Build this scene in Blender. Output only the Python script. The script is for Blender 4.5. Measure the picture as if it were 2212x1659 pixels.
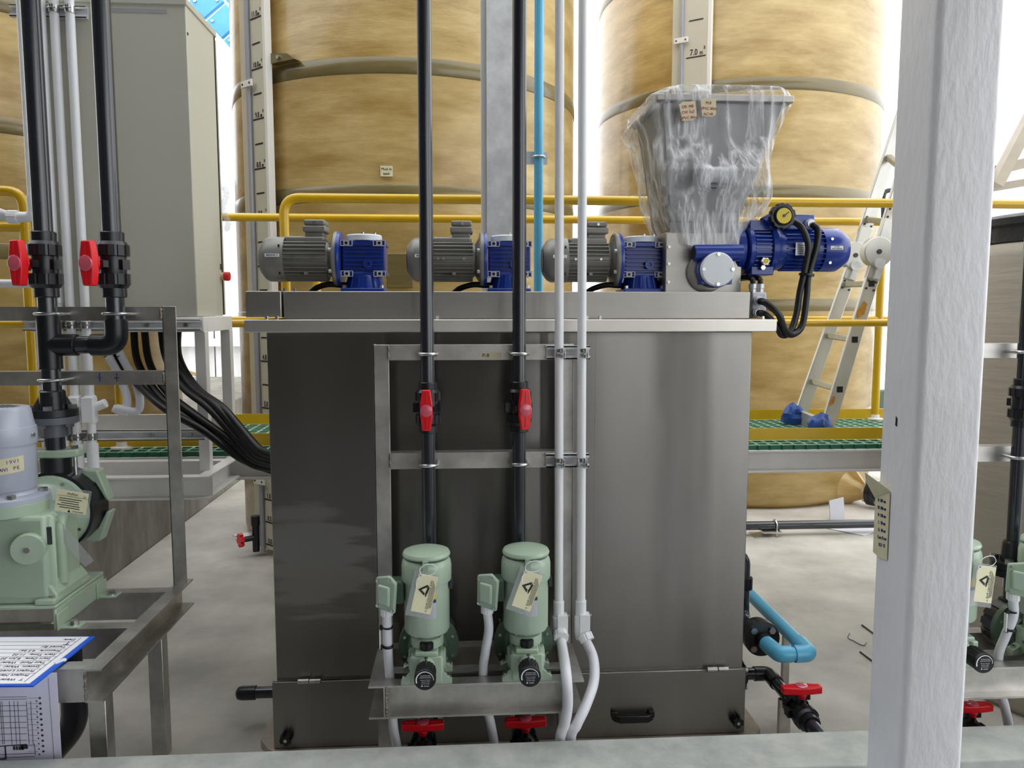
import bpy, bmesh, math, random
from mathutils import Vector, Matrix, noise
random.seed(7)
for o in list(bpy.data.objects): bpy.data.objects.remove(o)
SC = bpy.context.scene
COL = SC.collection
# ------------------------------------------------------------------ camera
FPX, PITCH, YAW, EYE = 1661.0, math.radians(5.4), math.radians(3.6), 1.55
cam_d = bpy.data.cameras.new('camera'); cam = bpy.data.objects.new('camera', cam_d); COL.objects.link(cam)
cam_d.sensor_fit = 'HORIZONTAL'; cam_d.sensor_width = 36.0; cam_d.lens = FPX/2212*36.0
cam_d.clip_start = 0.05; cam_d.clip_end = 200
cam.location = (0, 0, EYE); cam.rotation_euler = (math.pi/2-PITCH, 0, -YAW)
SC.camera = cam
# ------------------------------------------------------------------ world (overcast white sky), exposure
w = bpy.data.worlds.new('overcast_sky'); SC.world = w; w.use_nodes = True
bg = w.node_tree.nodes['Background']
bg.inputs[0].default_value = (0.955, 0.98, 1.0, 1); bg.inputs[1].default_value = 2.1
SC.view_settings.view_transform = 'Standard'; SC.view_settings.look = 'None'
SC.view_settings.exposure = 0.45; SC.view_settings.gamma = 1.0
SC.view_settings.use_curve_mapping = False

# ------------------------------------------------------------------ helpers
_F = Vector((math.sin(YAW)*math.cos(PITCH), math.cos(YAW)*math.cos(PITCH), -math.sin(PITCH)))
_R = Vector((math.cos(YAW), -math.sin(YAW), 0)); _U = _R.cross(_F)
def W(px, py, Y=None, Z=None, X=None):
    """measure the photograph: the point at image position px, py that lies at the known depth Y (or height Z, or X)"""
    d = _F + _R*((px-1106)/FPX) - _U*((py-829.5)/FPX)
    t = Y/d.y if Y is not None else ((Z-EYE)/d.z if Z is not None else X/d.x)
    return Vector((0, 0, EYE)) + d*t
def lin(c):
    c /= 255.0
    return c/12.92 if c <= 0.04045 else ((c+0.055)/1.055)**2.4
def rgb(*c): return (lin(c[0]), lin(c[1]), lin(c[2]), 1)
X1, Y1, Z1 = Vector((1,0,0)), Vector((0,1,0)), Vector((0,0,1))
V = Vector

class MB:
    """collects geometry in world (or local) coordinates"""
    def __init__(s): s.v = []; s.f = []
    def add(s, vs, fs):
        n = len(s.v); s.v += [tuple(p) for p in vs]; s.f += [tuple(i+n for i in f) for f in fs]; return s
    def box(s, x0, x1, y0, y1, z0, z1):
        return s.add([(x0,y0,z0),(x1,y0,z0),(x1,y1,z0),(x0,y1,z0),(x0,y0,z1),(x1,y0,z1),(x1,y1,z1),(x0,y1,z1)],
                     [(0,3,2,1),(4,5,6,7),(0,1,5,4),(1,2,6,5),(2,3,7,6),(3,0,4,7)])
    def obox(s, c, u, v, n, a, b, d):
        """box centred at c with half sizes a, b, d along the unit axes u, v, n"""
        c = V(c); P = []
        for k in (-1, 1):
            for (i, j) in ((-1,-1),(1,-1),(1,1),(-1,1)): P.append(c + u*(a*i) + v*(b*j) + n*(d*k))
        return s.add(P, [(0,3,2,1),(4,5,6,7),(0,1,5,4),(1,2,6,5),(2,3,7,6),(3,0,4,7)])
    def bar(s, p, q, wx, wz, up=None):
        p, q = V(p), V(q); n = (q-p).normalized()
        up = V(up) if up else (Z1 if abs(n.z) < .9 else Y1)
        u = n.cross(up).normalized(); v = u.cross(n)
        return s.obox((p+q)/2, u, v, n, wx/2, wz/2, (q-p).length/2)
    def ring(s, c, u, v, r, n): return [c + u*(r*math.cos(2*math.pi*i/n)) + v*(r*math.sin(2*math.pi*i/n)) for i in range(n)]
    def tube(s, pts, r, n=12, cap=True):
        pts = [V(p) for p in pts]; m = len(pts)
        rs = r if isinstance(r, (list, tuple)) else [r]*m
        t0 = (pts[1]-pts[0]).normalized()
        u = t0.cross(Z1 if abs(t0.z) < .9 else Y1).normalized()
        vs, fs = [], []
        for i in range(m):
            t = (pts[min(i+1, m-1)]-pts[max(i-1, 0)])
            t = t.normalized() if t.length > 1e-9 else t0
            u = (u - t*u.dot(t)).normalized(); v = t.cross(u)
            vs += s.ring(pts[i], u, v, rs[i], n)
        for i in range(m-1):
            for j in range(n):
                k = (j+1) % n
                fs.append((i*n+j, i*n+k, (i+1)*n+k, (i+1)*n+j))
        if cap: fs += [tuple(reversed(range(n))), tuple(range((m-1)*n, m*n))]
        return s.add(vs, fs)
    def cyl(s, a, b, r0, r1=None, n=20, cap=True):
        return s.tube([a, b], [r0, r0 if r1 is None else r1], n, cap)
    def lathe(s, prof, o, ax, n=24):
        """prof: (radius, height along ax) pairs"""
        o, ax = V(o), V(ax).normalized()
        u = ax.cross(Z1 if abs(ax.z) < .9 else Y1).normalized(); v = ax.cross(u)
        vs, fs = [], []
        for (r, h) in prof: vs += s.ring(o+ax*h, u, v, max(r, 1e-5), n)
        m = len(prof)
        for i in range(m-1):
            for j in range(n):
                k = (j+1) % n
                fs.append((i*n+j, i*n+k, (i+1)*n+k, (i+1)*n+j))
        fs += [tuple(reversed(range(n))), tuple(range((m-1)*n, m*n))]
        return s.add(vs, fs)
    def prism(s, poly, o, u, v, d):
        """2-D polygon in the axes u, v at o, extruded along the vector d"""
        o, u, v, d = V(o), V(u), V(v), V(d); n = len(poly)
        a = [o + u*p[0] + v*p[1] for p in poly]
        flip = u.cross(v).dot(d) > 0
        fs = [tuple(reversed(range(n))), tuple(range(n, 2*n))] + [(i, (i+1) % n, n+(i+1) % n, n+i) for i in range(n)]
        if not flip: fs = [tuple(reversed(f)) for f in fs]
        return s.add(a + [p+d for p in a], fs)
    def gear(s, o, ax, h, ro, ri, k=10):
        o, ax = V(o), V(ax).normalized(); u = ax.cross(Z1 if abs(ax.z) < .9 else Y1).normalized(); v = ax.cross(u)
        P = []
        for i in range(k):
            for (f, r) in ((.02, ro), (.62, ro), (.68, ri), (.94, ri)):
                a = 2*math.pi*(i+f)/k; P.append((r*math.cos(a), r*math.sin(a)))
        return s.prism(P, o, u, v, ax*h)
    def hexb(s, o, ax, r, h): return s.cyl(V(o), V(o)+V(ax)*h, r, n=6)
    def shift(s, d):
        d = V(d); s.v = [tuple(V(p)+d) for p in s.v]; return s

def arc(c, u, v, r, a0, a1, n=8):
    c, u, v = V(c), V(u), V(v)
    return [c + u*(r*math.cos(a0+(a1-a0)*i/n)) + v*(r*math.sin(a0+(a1-a0)*i/n)) for i in range(n+1)]
def bend(pts, r, n=6):
    """polyline with its corners rounded to radius r"""
    pts = [V(p) for p in pts]; out = [pts[0]]
    for i in range(1, len(pts)-1):
        a, b, c = pts[i-1], pts[i], pts[i+1]
        d0, d1 = (a-b), (c-b); q = min(r, d0.length*.49, d1.length*.49)
        p0, p1 = b+d0.normalized()*q, b+d1.normalized()*q
        for k in range(n+1):
            t = k/n; out.append(p0*(1-t)**2 + b*(2*t*(1-t)) + p1*t*t)
    out.append(pts[-1]); return out
def spline(pts, n=10):
    pts = [V(p) for p in pts]; P = [pts[0]*2-pts[1]] + pts + [pts[-1]*2-pts[-2]]; out = []
    for i in range(1, len(P)-2):
        p0, p1, p2, p3 = P[i-1:i+3]
        for k in range(n):
            t = k/n
            out.append(.5*((2*p1)+(p2-p0)*t+(2*p0-5*p1+4*p2-p3)*t*t+(3*p1-p0-3*p2+p3)*t**3))
    out.append(pts[-1]); return out
def resample(pts, step):
    out = [pts[0]]; acc = 0.0
    for a, b in zip(pts, pts[1:]):
        L = (b-a).length; d = step-acc
        while d <= L:
            out.append(a+(b-a)*(d/L)); d += step
        acc = (acc+L) % step
    return out
def corrugated(mb, pts, r, pitch=.006, depth=.0016, n=10):
    P = resample(spline(pts, 14), pitch/2)
    return mb.tube(P, [r if i % 2 else r-depth for i in range(len(P))], n)

def obj(name, mb, mat, parent=None, bevel=0, sharp=35, kind=None, label=None):
    me = bpy.data.meshes.new(name)
    vs = [V(p) for p in mb.v]
    if parent is None:
        lo = V([min(p[i] for p in vs) for i in range(3)]); hi = V([max(p[i] for p in vs) for i in range(3)])
        org = V(((lo.x+hi.x)/2, (lo.y+hi.y)/2, lo.z))
    else:
        org = V((0,0,0)); q = parent
        while q is not None: org = org + q.location; q = q.parent
    me.from_pydata([p-org for p in vs], [], mb.f); me.validate(); 
    me.materials.append(mat)
    bm = bmesh.new(); bm.from_mesh(me); bmesh.ops.recalc_face_normals(bm, faces=bm.faces); bm.to_mesh(me); bm.free()
    me.shade_smooth(); me.set_sharp_from_angle(angle=math.radians(sharp))
    o = bpy.data.objects.new(name, me); COL.objects.link(o)
    if parent is None: o.location = org
    else: o.parent = parent
    if bevel:
        b = o.modifiers.new('edge', 'BEVEL'); b.width = bevel; b.segments = 2; b.limit_method = 'ANGLE'; b.angle_limit = math.radians(40)
    if kind: o['kind'] = kind
    if label: o['label'] = label
    return o
def tag(o, label, cat, group=None):
    o['label'] = label; o['category'] = cat
    if group: o['group'] = group
    return o
def thing(name, label, cat, loc=(0,0,0), group=None):
    o = bpy.data.objects.new(name, None); COL.objects.link(o); o.location = loc; o.empty_display_size = .05
    return tag(o, label, cat, group)
def struct(name, mb, mat, label=None, bevel=0):
    o = obj(name, mb, mat, bevel=bevel); o['kind'] = 'structure'
    if label: o['label'] = label
    return o
def dup(o, loc=None, label=None, group=None, parent=None):
    c = o.copy(); COL.objects.link(c); c.parent = parent
    if loc is not None: c.location = loc
    if label: c['label'] = label
    if group: c['group'] = group
    for ch in list(o.children): dup(ch, parent=c)
    return c
def text(body, size, at, right, up, mat, parent=None, name='lettering', align='CENTER', sx=1.0, th=.0004, bold=0):
    cu = bpy.data.curves.new('t', 'FONT'); cu.body = body; cu.size = size; cu.align_x = align; cu.align_y = 'CENTER'
    cu.resolution_u = 2; cu.extrude = th; cu.offset = bold
    to = bpy.data.objects.new('t', cu); COL.objects.link(to)
    dg = bpy.context.evaluated_depsgraph_get(); dg.update()
    me = bpy.data.meshes.new_from_object(to.evaluated_get(dg)); bpy.data.objects.remove(to)
    right, up = V(right).normalized(), V(up).normalized(); nn = right.cross(up).normalized(); up = nn.cross(right)
    mb = MB(); mb.add([V(at)+right*(p.co.x*sx)+up*p.co.y+nn*p.co.z for p in me.vertices], [tuple(p.vertices) for p in me.polygons])
    bpy.data.meshes.remove(me)
    if not mb.v: return None
    return obj(name, mb, mat, parent)

# ------------------------------------------------------------------ materials
MATS = {}
def mat(name, col, rough=.5, metal=0.0, var=0.0, vscale=6.0, stretch=(1,1,1), bump=0.0, bscale=60.0, bstretch=None,
        col2=None, coat=0.0, spec=.5, rvar=0.0, transl=0.0, alpha=1.0, aniso=0.0, trans=0.0, vlow=.35, vhigh=.65):
    if name in MATS: return MATS[name]
    m = bpy.data.materials.new(name); m.use_nodes = True; nt = m.node_tree; N, L = nt.nodes, nt.links
    b = N['Principled BSDF']; out = N['Material Output']
    c = rgb(*col)
    b.inputs['Base Color'].default_value = c; b.inputs['Roughness'].default_value = rough; b.inputs['Metallic'].default_value = metal
    b.inputs['Coat Weight'].default_value = coat; b.inputs['Coat Roughness'].default_value = .12
    b.inputs['Specular IOR Level'].default_value = spec; b.inputs['Alpha'].default_value = alpha
    b.inputs['Anisotropic'].default_value = aniso; b.inputs['Transmission Weight'].default_value = trans
    tc = N.new('ShaderNodeTexCoord')
    cr = None
    if var or col2:
        mp = N.new('ShaderNodeMapping'); mp.inputs['Scale'].default_value = stretch; L.new(tc.outputs['Object'], mp.inputs[0])
        nz = N.new('ShaderNodeTexNoise'); nz.inputs['Scale'].default_value = vscale; nz.inputs['Detail'].default_value = 6; nz.inputs['Roughness'].default_value = .62
        L.new(mp.outputs[0], nz.inputs[0])
        cr = N.new('ShaderNodeValToRGB'); cr.color_ramp.elements[0].position = vlow; cr.color_ramp.elements[1].position = vhigh
        a = rgb(*col2) if col2 else tuple(x*(1-var) for x in c[:3])+(1,)
        d = c if col2 else tuple(min(1, x*(1+var)) for x in c[:3])+(1,)
        cr.color_ramp.elements[0].color = a; cr.color_ramp.elements[1].color = d
        L.new(nz.outputs['Fac'], cr.inputs[0]); L.new(cr.outputs[0], b.inputs['Base Color'])
        if rvar:
            mr = N.new('ShaderNodeMapRange'); mr.inputs[3].default_value = rough-rvar; mr.inputs[4].default_value = rough+rvar
            L.new(nz.outputs['Fac'], mr.inputs[0]); L.new(mr.outputs[0], b.inputs['Roughness'])
    if bump:
        mp2 = N.new('ShaderNodeMapping'); mp2.inputs['Scale'].default_value = bstretch or stretch; L.new(tc.outputs['Object'], mp2.inputs[0])
        n2 = N.new('ShaderNodeTexNoise'); n2.inputs['Scale'].default_value = bscale; n2.inputs['Detail'].default_value = 4
        L.new(mp2.outputs[0], n2.inputs[0])
        bp = N.new('ShaderNodeBump'); bp.inputs['Strength'].default_value = bump; bp.inputs['Distance'].default_value = .01
        L.new(n2.outputs['Fac'], bp.inputs['Height']); L.new(bp.outputs[0], b.inputs['Normal'])
    if transl:
        tr = N.new('ShaderNodeBsdfTranslucent'); tr.inputs[0].default_value = c
        if cr: L.new(cr.outputs[0], tr.inputs[0])
        mx = N.new('ShaderNodeMixShader'); mx.inputs[0].default_value = transl
        L.new(b.outputs[0], mx.inputs[1]); L.new(tr.outputs[0], mx.inputs[2]); L.new(mx.outputs[0], out.inputs[0])
    MATS[name] = m; return m

def brushed():
    m = bpy.data.materials.new('brushed_stainless'); m.use_nodes = True; N, L = m.node_tree.nodes, m.node_tree.links; b = N['Principled BSDF']
    b.inputs['Metallic'].default_value = 1; b.inputs['Anisotropic'].default_value = .94
    tg = N.new('ShaderNodeCombineXYZ'); tg.inputs[2].default_value = 1; L.new(tg.outputs[0], b.inputs['Tangent'])
    tc = N.new('ShaderNodeTexCoord')
    def nz(scale, st, det=5):
        mp = N.new('ShaderNodeMapping'); mp.inputs['Scale'].default_value = st; L.new(tc.outputs['Object'], mp.inputs[0])
        n = N.new('ShaderNodeTexNoise'); n.inputs['Scale'].default_value = scale; n.inputs['Detail'].default_value = det; L.new(mp.outputs[0], n.inputs[0]); return n
    n1 = nz(2.0, (1.2, 1.2, .35)); cr = N.new('ShaderNodeValToRGB'); cr.color_ramp.elements[0].position = .3; cr.color_ramp.elements[1].position = .7
    cr.color_ramp.elements[0].color = rgb(128, 125, 120); cr.color_ramp.elements[1].color = rgb(156, 153, 149); L.new(n1.outputs['Fac'], cr.inputs[0])
    # chalky wipe mark low on the left part of the front
    sp = N.new('ShaderNodeSeparateXYZ'); L.new(tc.outputs['Object'], sp.inputs[0])
    vd = N.new('ShaderNodeVectorMath'); vd.operation = 'DISTANCE'; cm = N.new('ShaderNodeCombineXYZ'); L.new(sp.outputs[0], cm.inputs[0]); L.new(sp.outputs[2], cm.inputs[2])
    L.new(cm.outputs[0], vd.inputs[0]); vd.inputs[1].default_value = (-.69, 0, .70)
    n2 = nz(9, (.35, .35, 3)); ad = N.new('ShaderNodeMath'); ad.operation = 'MULTIPLY_ADD'; ad.inputs[1].default_value = -.34; L.new(n2.outputs['Fac'], ad.inputs[0]); L.new(vd.outputs['Value'], ad.inputs[2])
    mr = N.new('ShaderNodeMapRange'); mr.inputs[1].default_value = .03; mr.inputs[2].default_value = -.02; mr.inputs[3].default_value = 0; mr.inputs[4].default_value = .35; L.new(ad.outputs[0], mr.inputs[0])
    mx = N.new('ShaderNodeMix'); mx.data_type = 'RGBA'; L.new(mr.outputs[0], mx.inputs[0]); L.new(cr.outputs[0], mx.inputs[6]); mx.inputs[7].default_value = rgb(205, 203, 200); L.new(mx.outputs[2], b.inputs['Base Color'])
    n3 = nz(60, (.03, .03, 6), 2); r2 = N.new('ShaderNodeMapRange'); r2.inputs[3].default_value = .255; r2.inputs[4].default_value = .275; L.new(n3.outputs['Fac'], r2.inputs[0]); L.new(r2.outputs[0], b.inputs['Roughness'])
    n4 = nz(2.2, (1.6, 1.6, .7), 2); bp = N.new('ShaderNodeBump'); bp.inputs['Strength'].default_value = .10; bp.inputs['Distance'].default_value = .02; L.new(n4.outputs['Fac'], bp.inputs['Height']); L.new(bp.outputs[0], b.inputs['Normal'])
    return m
M_steel = brushed()
M_steel2 = mat('mill_stainless', (200,197,192), .42, 1, var=.2, vscale=9, bump=.04, bscale=40, rvar=.10)
M_hop = mat('hopper_stainless', (128,127,126), .45, 1, var=.10, vscale=3)
M_lid = mat('lid_stainless', (216,211,203), .45, 1, var=.10, vscale=3, stretch=(.3,1,1), rvar=.06)
M_steeld = mat('satin_stainless', (168,164,158), .42, 1, var=.10, vscale=5, stretch=(.3,1,1), rvar=.06)
M_galv = mat('galvanised_steel', (214,215,216), .5, .1, var=.14, vscale=14, rvar=.1)
M_weld = mat('weld_bead', (150,140,130), .35, 1, var=.4, vscale=60, bump=.6, bscale=120)
M_zinc = mat('zinc_bolt', (200,200,198), .28, 1, var=.15, vscale=30)
M_pvc = mat('dark_pvc', (34,38,46), .22, 0, var=.15, vscale=4, coat=.6)
M_pvcb = mat('black_fitting_pvc', (24,26,31), .30, 0, var=.2, vscale=20)
M_grayflange = mat('grey_pvc_flange', (92,97,106), .42)
M_white = mat('white_pvc', (235,236,238), .33, 0, var=.03, vscale=3)
M_whex = mat('white_flexible_conduit', (226,227,233), .42)
M_lblue = mat('light_blue_pvc', (92,178,214), .32, 0, var=.07, vscale=5)
M_red = mat('red_handle_plastic', (222,20,34), .35, 0, var=.05, vscale=8)
M_redc = mat('clear_red_insert', (214,92,112), .15, 0, coat=.6)
M_clear = mat('clear_insert', (225,190,196), .15, 0, coat=.6)
M_green = mat('pump_green_paint', (166,185,163), .34, 0, var=.04, vscale=7, coat=.25)
M_greend = mat('dark_green_paint', (70,92,74), .36, 0, var=.05, vscale=7, coat=.2)
M_gmot = mat('grey_motor_paint', (176,182,196), .32, 0, var=.03, coat=.3)
M_blue = mat('blue_motor_paint', (12,50,142), .33, 0, var=.08, vscale=10, coat=.3)
M_mgrey = mat('mixer_motor_grey', (132,130,124), .42, .25, var=.06, vscale=14)
M_black = mat('black_plastic', (14,14,16), .38)
M_cable = mat('black_corrugated_conduit', (16,16,17), .42)
M_capw = mat('milky_plastic_cap', (222,228,232), .35, 0, var=.04)
M_yel = mat('yellow_gloss_paint', (214,170,6), .28, 0, var=.06, vscale=4, coat=.4)
M_wpaint = mat('white_brushed_paint', (230,230,233), .38, 0, var=.03, vscale=5, bump=.30, bscale=34, bstretch=(1.6,1.6,.6), coat=.25)
M_wsteel = mat('offwhite_steel_paint', (232,229,225), .42, 0, var=.04, vscale=6)
M_cab = mat('cabinet_beige_powdercoat', (186,184,170), .42, 0, var=.015, vscale=2, bump=.05, bscale=500)
M_door = mat('black_gasket', (28,24,30), .5)
M_frp = mat('amber_fibreglass', (230,203,140), .30, 0, col2=(184,152,86), vscale=2.6, stretch=(.7,.7,2.6), bump=.2, bscale=13, bstretch=(.55,.55,3.2), transl=.36, coat=.6, vlow=.34, vhigh=.66)
M_band = mat('fibreglass_band', (122,108,68), .28, 0, var=.14, vscale=6, stretch=(.5,.5,3), transl=.15, coat=.4)
M_board = mat('gauge_board_grey', (196,190,172), .5, 0, var=.03, vscale=3)
M_boardw = mat('gauge_board_edge', (226,222,216), .5)
M_tubeg = mat('clear_gauge_tube', (150,152,162), .18, 0, coat=.5)
M_ink = mat('black_ink', (24,18,26), .6)
M_inkb = mat('blue_ink', (42,48,120), .6)
M_inkr = mat('red_ink', (176,34,54), .6)
M_paper = mat('white_paper', (238,238,244), .7, 0, var=.02)
M_draw = mat('drawing_paper', (222,222,240), .6, 0, var=.02)
M_card = mat('cream_card', (238,234,196), .55, 0, var=.03)
M_tape = mat('masking_tape', (214,206,172), .65, 0, var=.06, vscale=30)
M_label = mat('sticker_white', (236,238,240), .4)
M_plate = mat('silver_nameplate', (196,198,202), .35, .5)
M_bplate = mat('dark_nameplate', (58,62,66), .4, .2)
M_concrete = mat('floor_concrete', (206,201,192), .62, 0, col2=(164,160,152), vscale=2.4, bump=.10, bscale=30, spec=.35, rvar=.12, vlow=.32, vhigh=.7)
M_curb = mat('curb_concrete', (176,178,172), .72, 0, col2=(150,153,148), vscale=9, bump=.25, bscale=50)
M_wallc = mat('rough_concrete', (140,136,126), .8, 0, col2=(104,100,92), vscale=5, stretch=(1,1,.4), bump=.3, bscale=30)
M_outer = mat('blue_grey_floor_paint', (222,232,246), .4, 0, var=.06, vscale=8, bump=.2, bscale=40)
M_roof = mat('shade_roof', (120,120,120), .6)  # for the added unseen roof slab
M_hallfloor = mat('hall_floor', (104,102,98), .7, 0, var=.1, vscale=3)
M_wallb = mat('dark_shade_wall', (92,88,82), .8, 0, var=.1, vscale=1)  # for the added unseen walls and posts behind and left of camera
M_grated = mat('shaded_green_grating', (28,96,66), .5)  # same grating, shade below the bar tops put into a darker green
M_grate = mat('sky_lit_grating', (150,196,172), .4, 0, var=.1, vscale=30)  # bar tops paled to carry the sky's reflection in their colour
M_siding = mat('white_siding', (232,234,238), .5)
M_timber = mat('pale_timber', (196,172,140), .7, 0, var=.1, vscale=8)
M_sky = mat('bright_blue_panel', (100,188,246), .35, 0, var=.10, vscale=3)
M_navy = mat('navy_panel', (40,96,140), .5)
M_alu = mat('ladder_aluminium', (204,203,196), .36, .55, var=.08, vscale=12, stretch=(1,1,.4))
M_rung = mat('ladder_rung', (170,164,140), .4, .6, var=.1, vscale=20)
M_bag = mat('blue_plastic_bag', (30,72,150), .4, 0, var=.2, vscale=30)
M_pe = mat('grey_pe_tank', (186,178,164), .55, 0, var=.05, vscale=3, stretch=(.5,.5,5), bump=.25, bscale=10, bstretch=(.4,.4,4))
M_sealant = mat('dark_lid', (44,46,52), .5, 0, var=.2, vscale=16, bump=.5, bscale=25)
M_clip = mat('blue_clipboard', (32,92,210), .35)
M_baseplate = mat('base_plate_steel', (176,164,152), .5, .6, var=.12, vscale=10)
M_jbox = mat('pale_grey_box', (198,198,206), .45)
M_yelface = mat('yellow_dial_face', (218,190,40), .4)
M_sleeve = mat('clear_sleeve', (200,204,206), .12, 0, alpha=.28, coat=.6)
M_estop = mat('estop_red', (206,30,34), .4)
M_beige = mat('beige_collar', (206,180,140), .5)

# ================================================================== the setting
struct('floor', MB().box(-14, 14, 2.06, 16, -.1, 0), M_concrete, 'pale concrete floor of the plant room')
struct('floor_outside', MB().box(-14, 14, -9, 1.35, -.1, 0), M_hallfloor, 'grey concrete floor where the viewer stands')
struct('floor_paint_band', MB().box(-14, 14, 1.35, 2.02, -.1, 0), M_outer, 'blue grey painted floor band in front of the curb')
struct('curb', MB().box(-6, 7, 1.955, 2.13, -.05, .30), M_curb, 'low grey concrete curb wall along the front edge', bevel=.006)
struct('shade_ceiling', MB().box(-14, 6.5, -9, 1.3, 5.6, 5.75), M_roof, 'added unseen roof slab that holds back overhead sky light')  # added out of view, its edge set to let sky light onto the stands
wb = MB(); wb.box(-14, 1.0, -5.2, -5.0, 0, 5.6)
for (hx0, hx1) in ((1.28, 1.75), (2.0, 2.18), (2.62, 3.05), (3.5, 3.62)): struct('streak_post', MB().box(hx0, hx1, -5.2, -5.0, 0, 5.6), M_wallb, 'added unseen dark post that streaks the steel tank reflection')  # added out of view to break the tank's reflection into vertical streaks
struct('shade_wall_back', wb, M_wallb, 'added unseen dark wall that darkens the steel tank reflection')  # added behind the camera so the left of the tank reflects dark
struct('shade_wall_left', MB().box(-6.8, -6.6, -5.2, 4.5, 0, 5.6), M_wallb, 'added unseen dark wall that cuts light from the left')  # added out of view to dim faces turned left
struct('plinth', MB().box(-6.5, -2.06, 3.75, 9.5, 0, .76), M_wallc, 'raised rough concrete plinth on the left', bevel=.01)

# white siding building far behind, built of ribbed sheets
bl = thing('siding_building', 'white ribbed metal siding building far behind the walkway', 'building', (-4.6, 12.5, 0))
for k in range(5):
    x0 = -7.6+k*1.22; mb = MB(); P = []
    n = 24
    for i in range(n+1):
        x = x0+1.2*i/n; ph = i % 4
        P.append((x, 12.5-(.04 if ph in (1, 2) else 0)))
    vs = [(x, y, 0) for x, y in P]+[(x, y, 3.6) for x, y in P]+[(x, 12.62, 0) for x, y in P]+[(x, 12.62, 3.6) for x, y in P]; m = n+1
    fs = [(i, i+1, m+i+1, m+i) for i in range(n)]+[(2*m+i+1, 2*m+i, 3*m+i, 3*m+i+1) for i in range(n)]+[(m+i, m+i+1, 3*m+i+1, 3*m+i) for i in range(n)]
    obj('siding_panel', mb.add(vs, fs), M_siding, bl, sharp=20)
obj('girt', MB().box(-7.6, -1.5, 12.36, 12.46, 1.0, 1.12), M_siding, bl)
tp = thing('timber_braces', 'pale timber poles propped outside the white siding building', 'timber', (-4, 10.5, 0))
obj('pole', MB().bar(W(395, 800, Y=10.5), W(560, 850, Y=10.5), .05, .05), M_timber, tp)
obj('pole', MB().bar(W(380, 862, Y=10.6), W(560, 868, Y=10.6), .07, .07), M_timber, tp)
obj('pole', MB().bar(W(400, 885, Y=10.4), W(520, 905, Y=10.4), .06, .06), M_timber, tp)
for px in (402, 515):
    q = W(px, 880, Y=10.7); obj('post', MB().box(q.x-.04, q.x+.04, 10.66, 10.74, 0, q.z+.3), M_timber, tp)

# blue bolted panel structure, top left
bp_ = thing('blue_panel_tower', 'bright blue bolted panel structure high behind the grey cabinet', 'structure', W(470, 60, Y=8.6)-V((0,0,3.9)))
cU = (W(475, 95, Y=8.6)-W(405, 15, Y=8.6)).normalized(); nn = V((0,-1,0)); cV = nn.cross(cU).normalized()
if cV.z < 0: cV = -cV
o0 = W(432, 18, Y=8.6)
for i in range(-2, 4):
    for j in range(0, 3):
        c = o0 + cU*(i*.26+.06*j) + cV*(.10+j*.30) + Y1*(.06*j)
        pn = obj('panel', MB().obox(c, cU, cV, nn, .118, .138, .03), M_sky, bp_, bevel=.012)
        for (a, b) in ((-.07, -.09), (.07, .09)):
            obj('bolt', MB().hexb(c+cU*a+cV*b-Y1*.03, -Y1, .016, .014), M_zinc, pn)
obj('end_plate', MB().obox(o0+cU*.92+cV*.12, cU, cV, nn, .03, .24, .06), M_navy, bp_)
for s in (-1, 1):
    q = o0+cU*.2+cV*.4; obj('mast', MB().box(q.x+s*.12-.04, q.x+s*.12+.04, 8.8, 8.88, 0, q.z), M_navy, bp_)

# ------------------------------------------------------------------ fibreglass tanks
def azim(cx, cy, R, phi): return V((cx-R*math.sin(phi), cy-R*math.cos(phi), 0))
def frp_tank(label, cx, cy, R, z0, z1, bands, lugs=()):
    t = thing('fibreglass_tank', label, 'tank', (cx, cy, z0), 'fibreglass storage tanks')
    prof = [(R-.06, 0), (R, .06), (R, z1-z0), (R*.92, z1-z0+.14), (R*.6, z1-z0+.28), (R*.1, z1-z0+.34)]
    obj('shell', MB().lathe(prof, (cx, cy, z0), Z1, 96), M_frp, t, sharp=60)
    for z in bands:
        obj('band', MB().lathe([(R-.002, 0), (R+.004, .008), (R+.005, .05), (R+.004, .092), (R-.002, .10)], (cx, cy, z-.05), Z1, 96), M_band, t, sharp=60)
    for (phi, z) in lugs:
        p = azim(cx, cy, R, phi); n = (p-V((cx, cy, 0))).normalized(); u = Z1.cross(n)
        lg = obj('lug', MB().prism([(-.09, -.02), (.10, -.02), (.04, .02), (-.09, .04)], p+n*.0+Z1*z, u, Z1, n*.05), M_band, t)
        obj('bolt', MB().hexb(p+n*.05+Z1*(z+.005)-u*.02, n, .012, .016), M_zinc, lg)
    return t
TM = (-.397, 5.82); TR = (2.446, 6.98); TL = (-3.42, 5.75)
tm = frp_tank('amber fibreglass tank standing behind the mixers', TM[0], TM[1], 1.21, 0, 4.6, (.62, 1.5, 2.24, 2.96, 3.9), ((.55, 3.03),))
tr_ = frp_tank('amber fibreglass tank behind the ladder and the wrapped hopper', TR[0], TR[1], 1.22, 0, 4.9, (.7, 1.6, 2.45, 3.24, 4.2))
tl = frp_tank('amber fibreglass tank on the concrete plinth at far left', TL[0], TL[1], 1.28, .76, 5.0, (1.9, 2.62, 3.3, 4.2))
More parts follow.
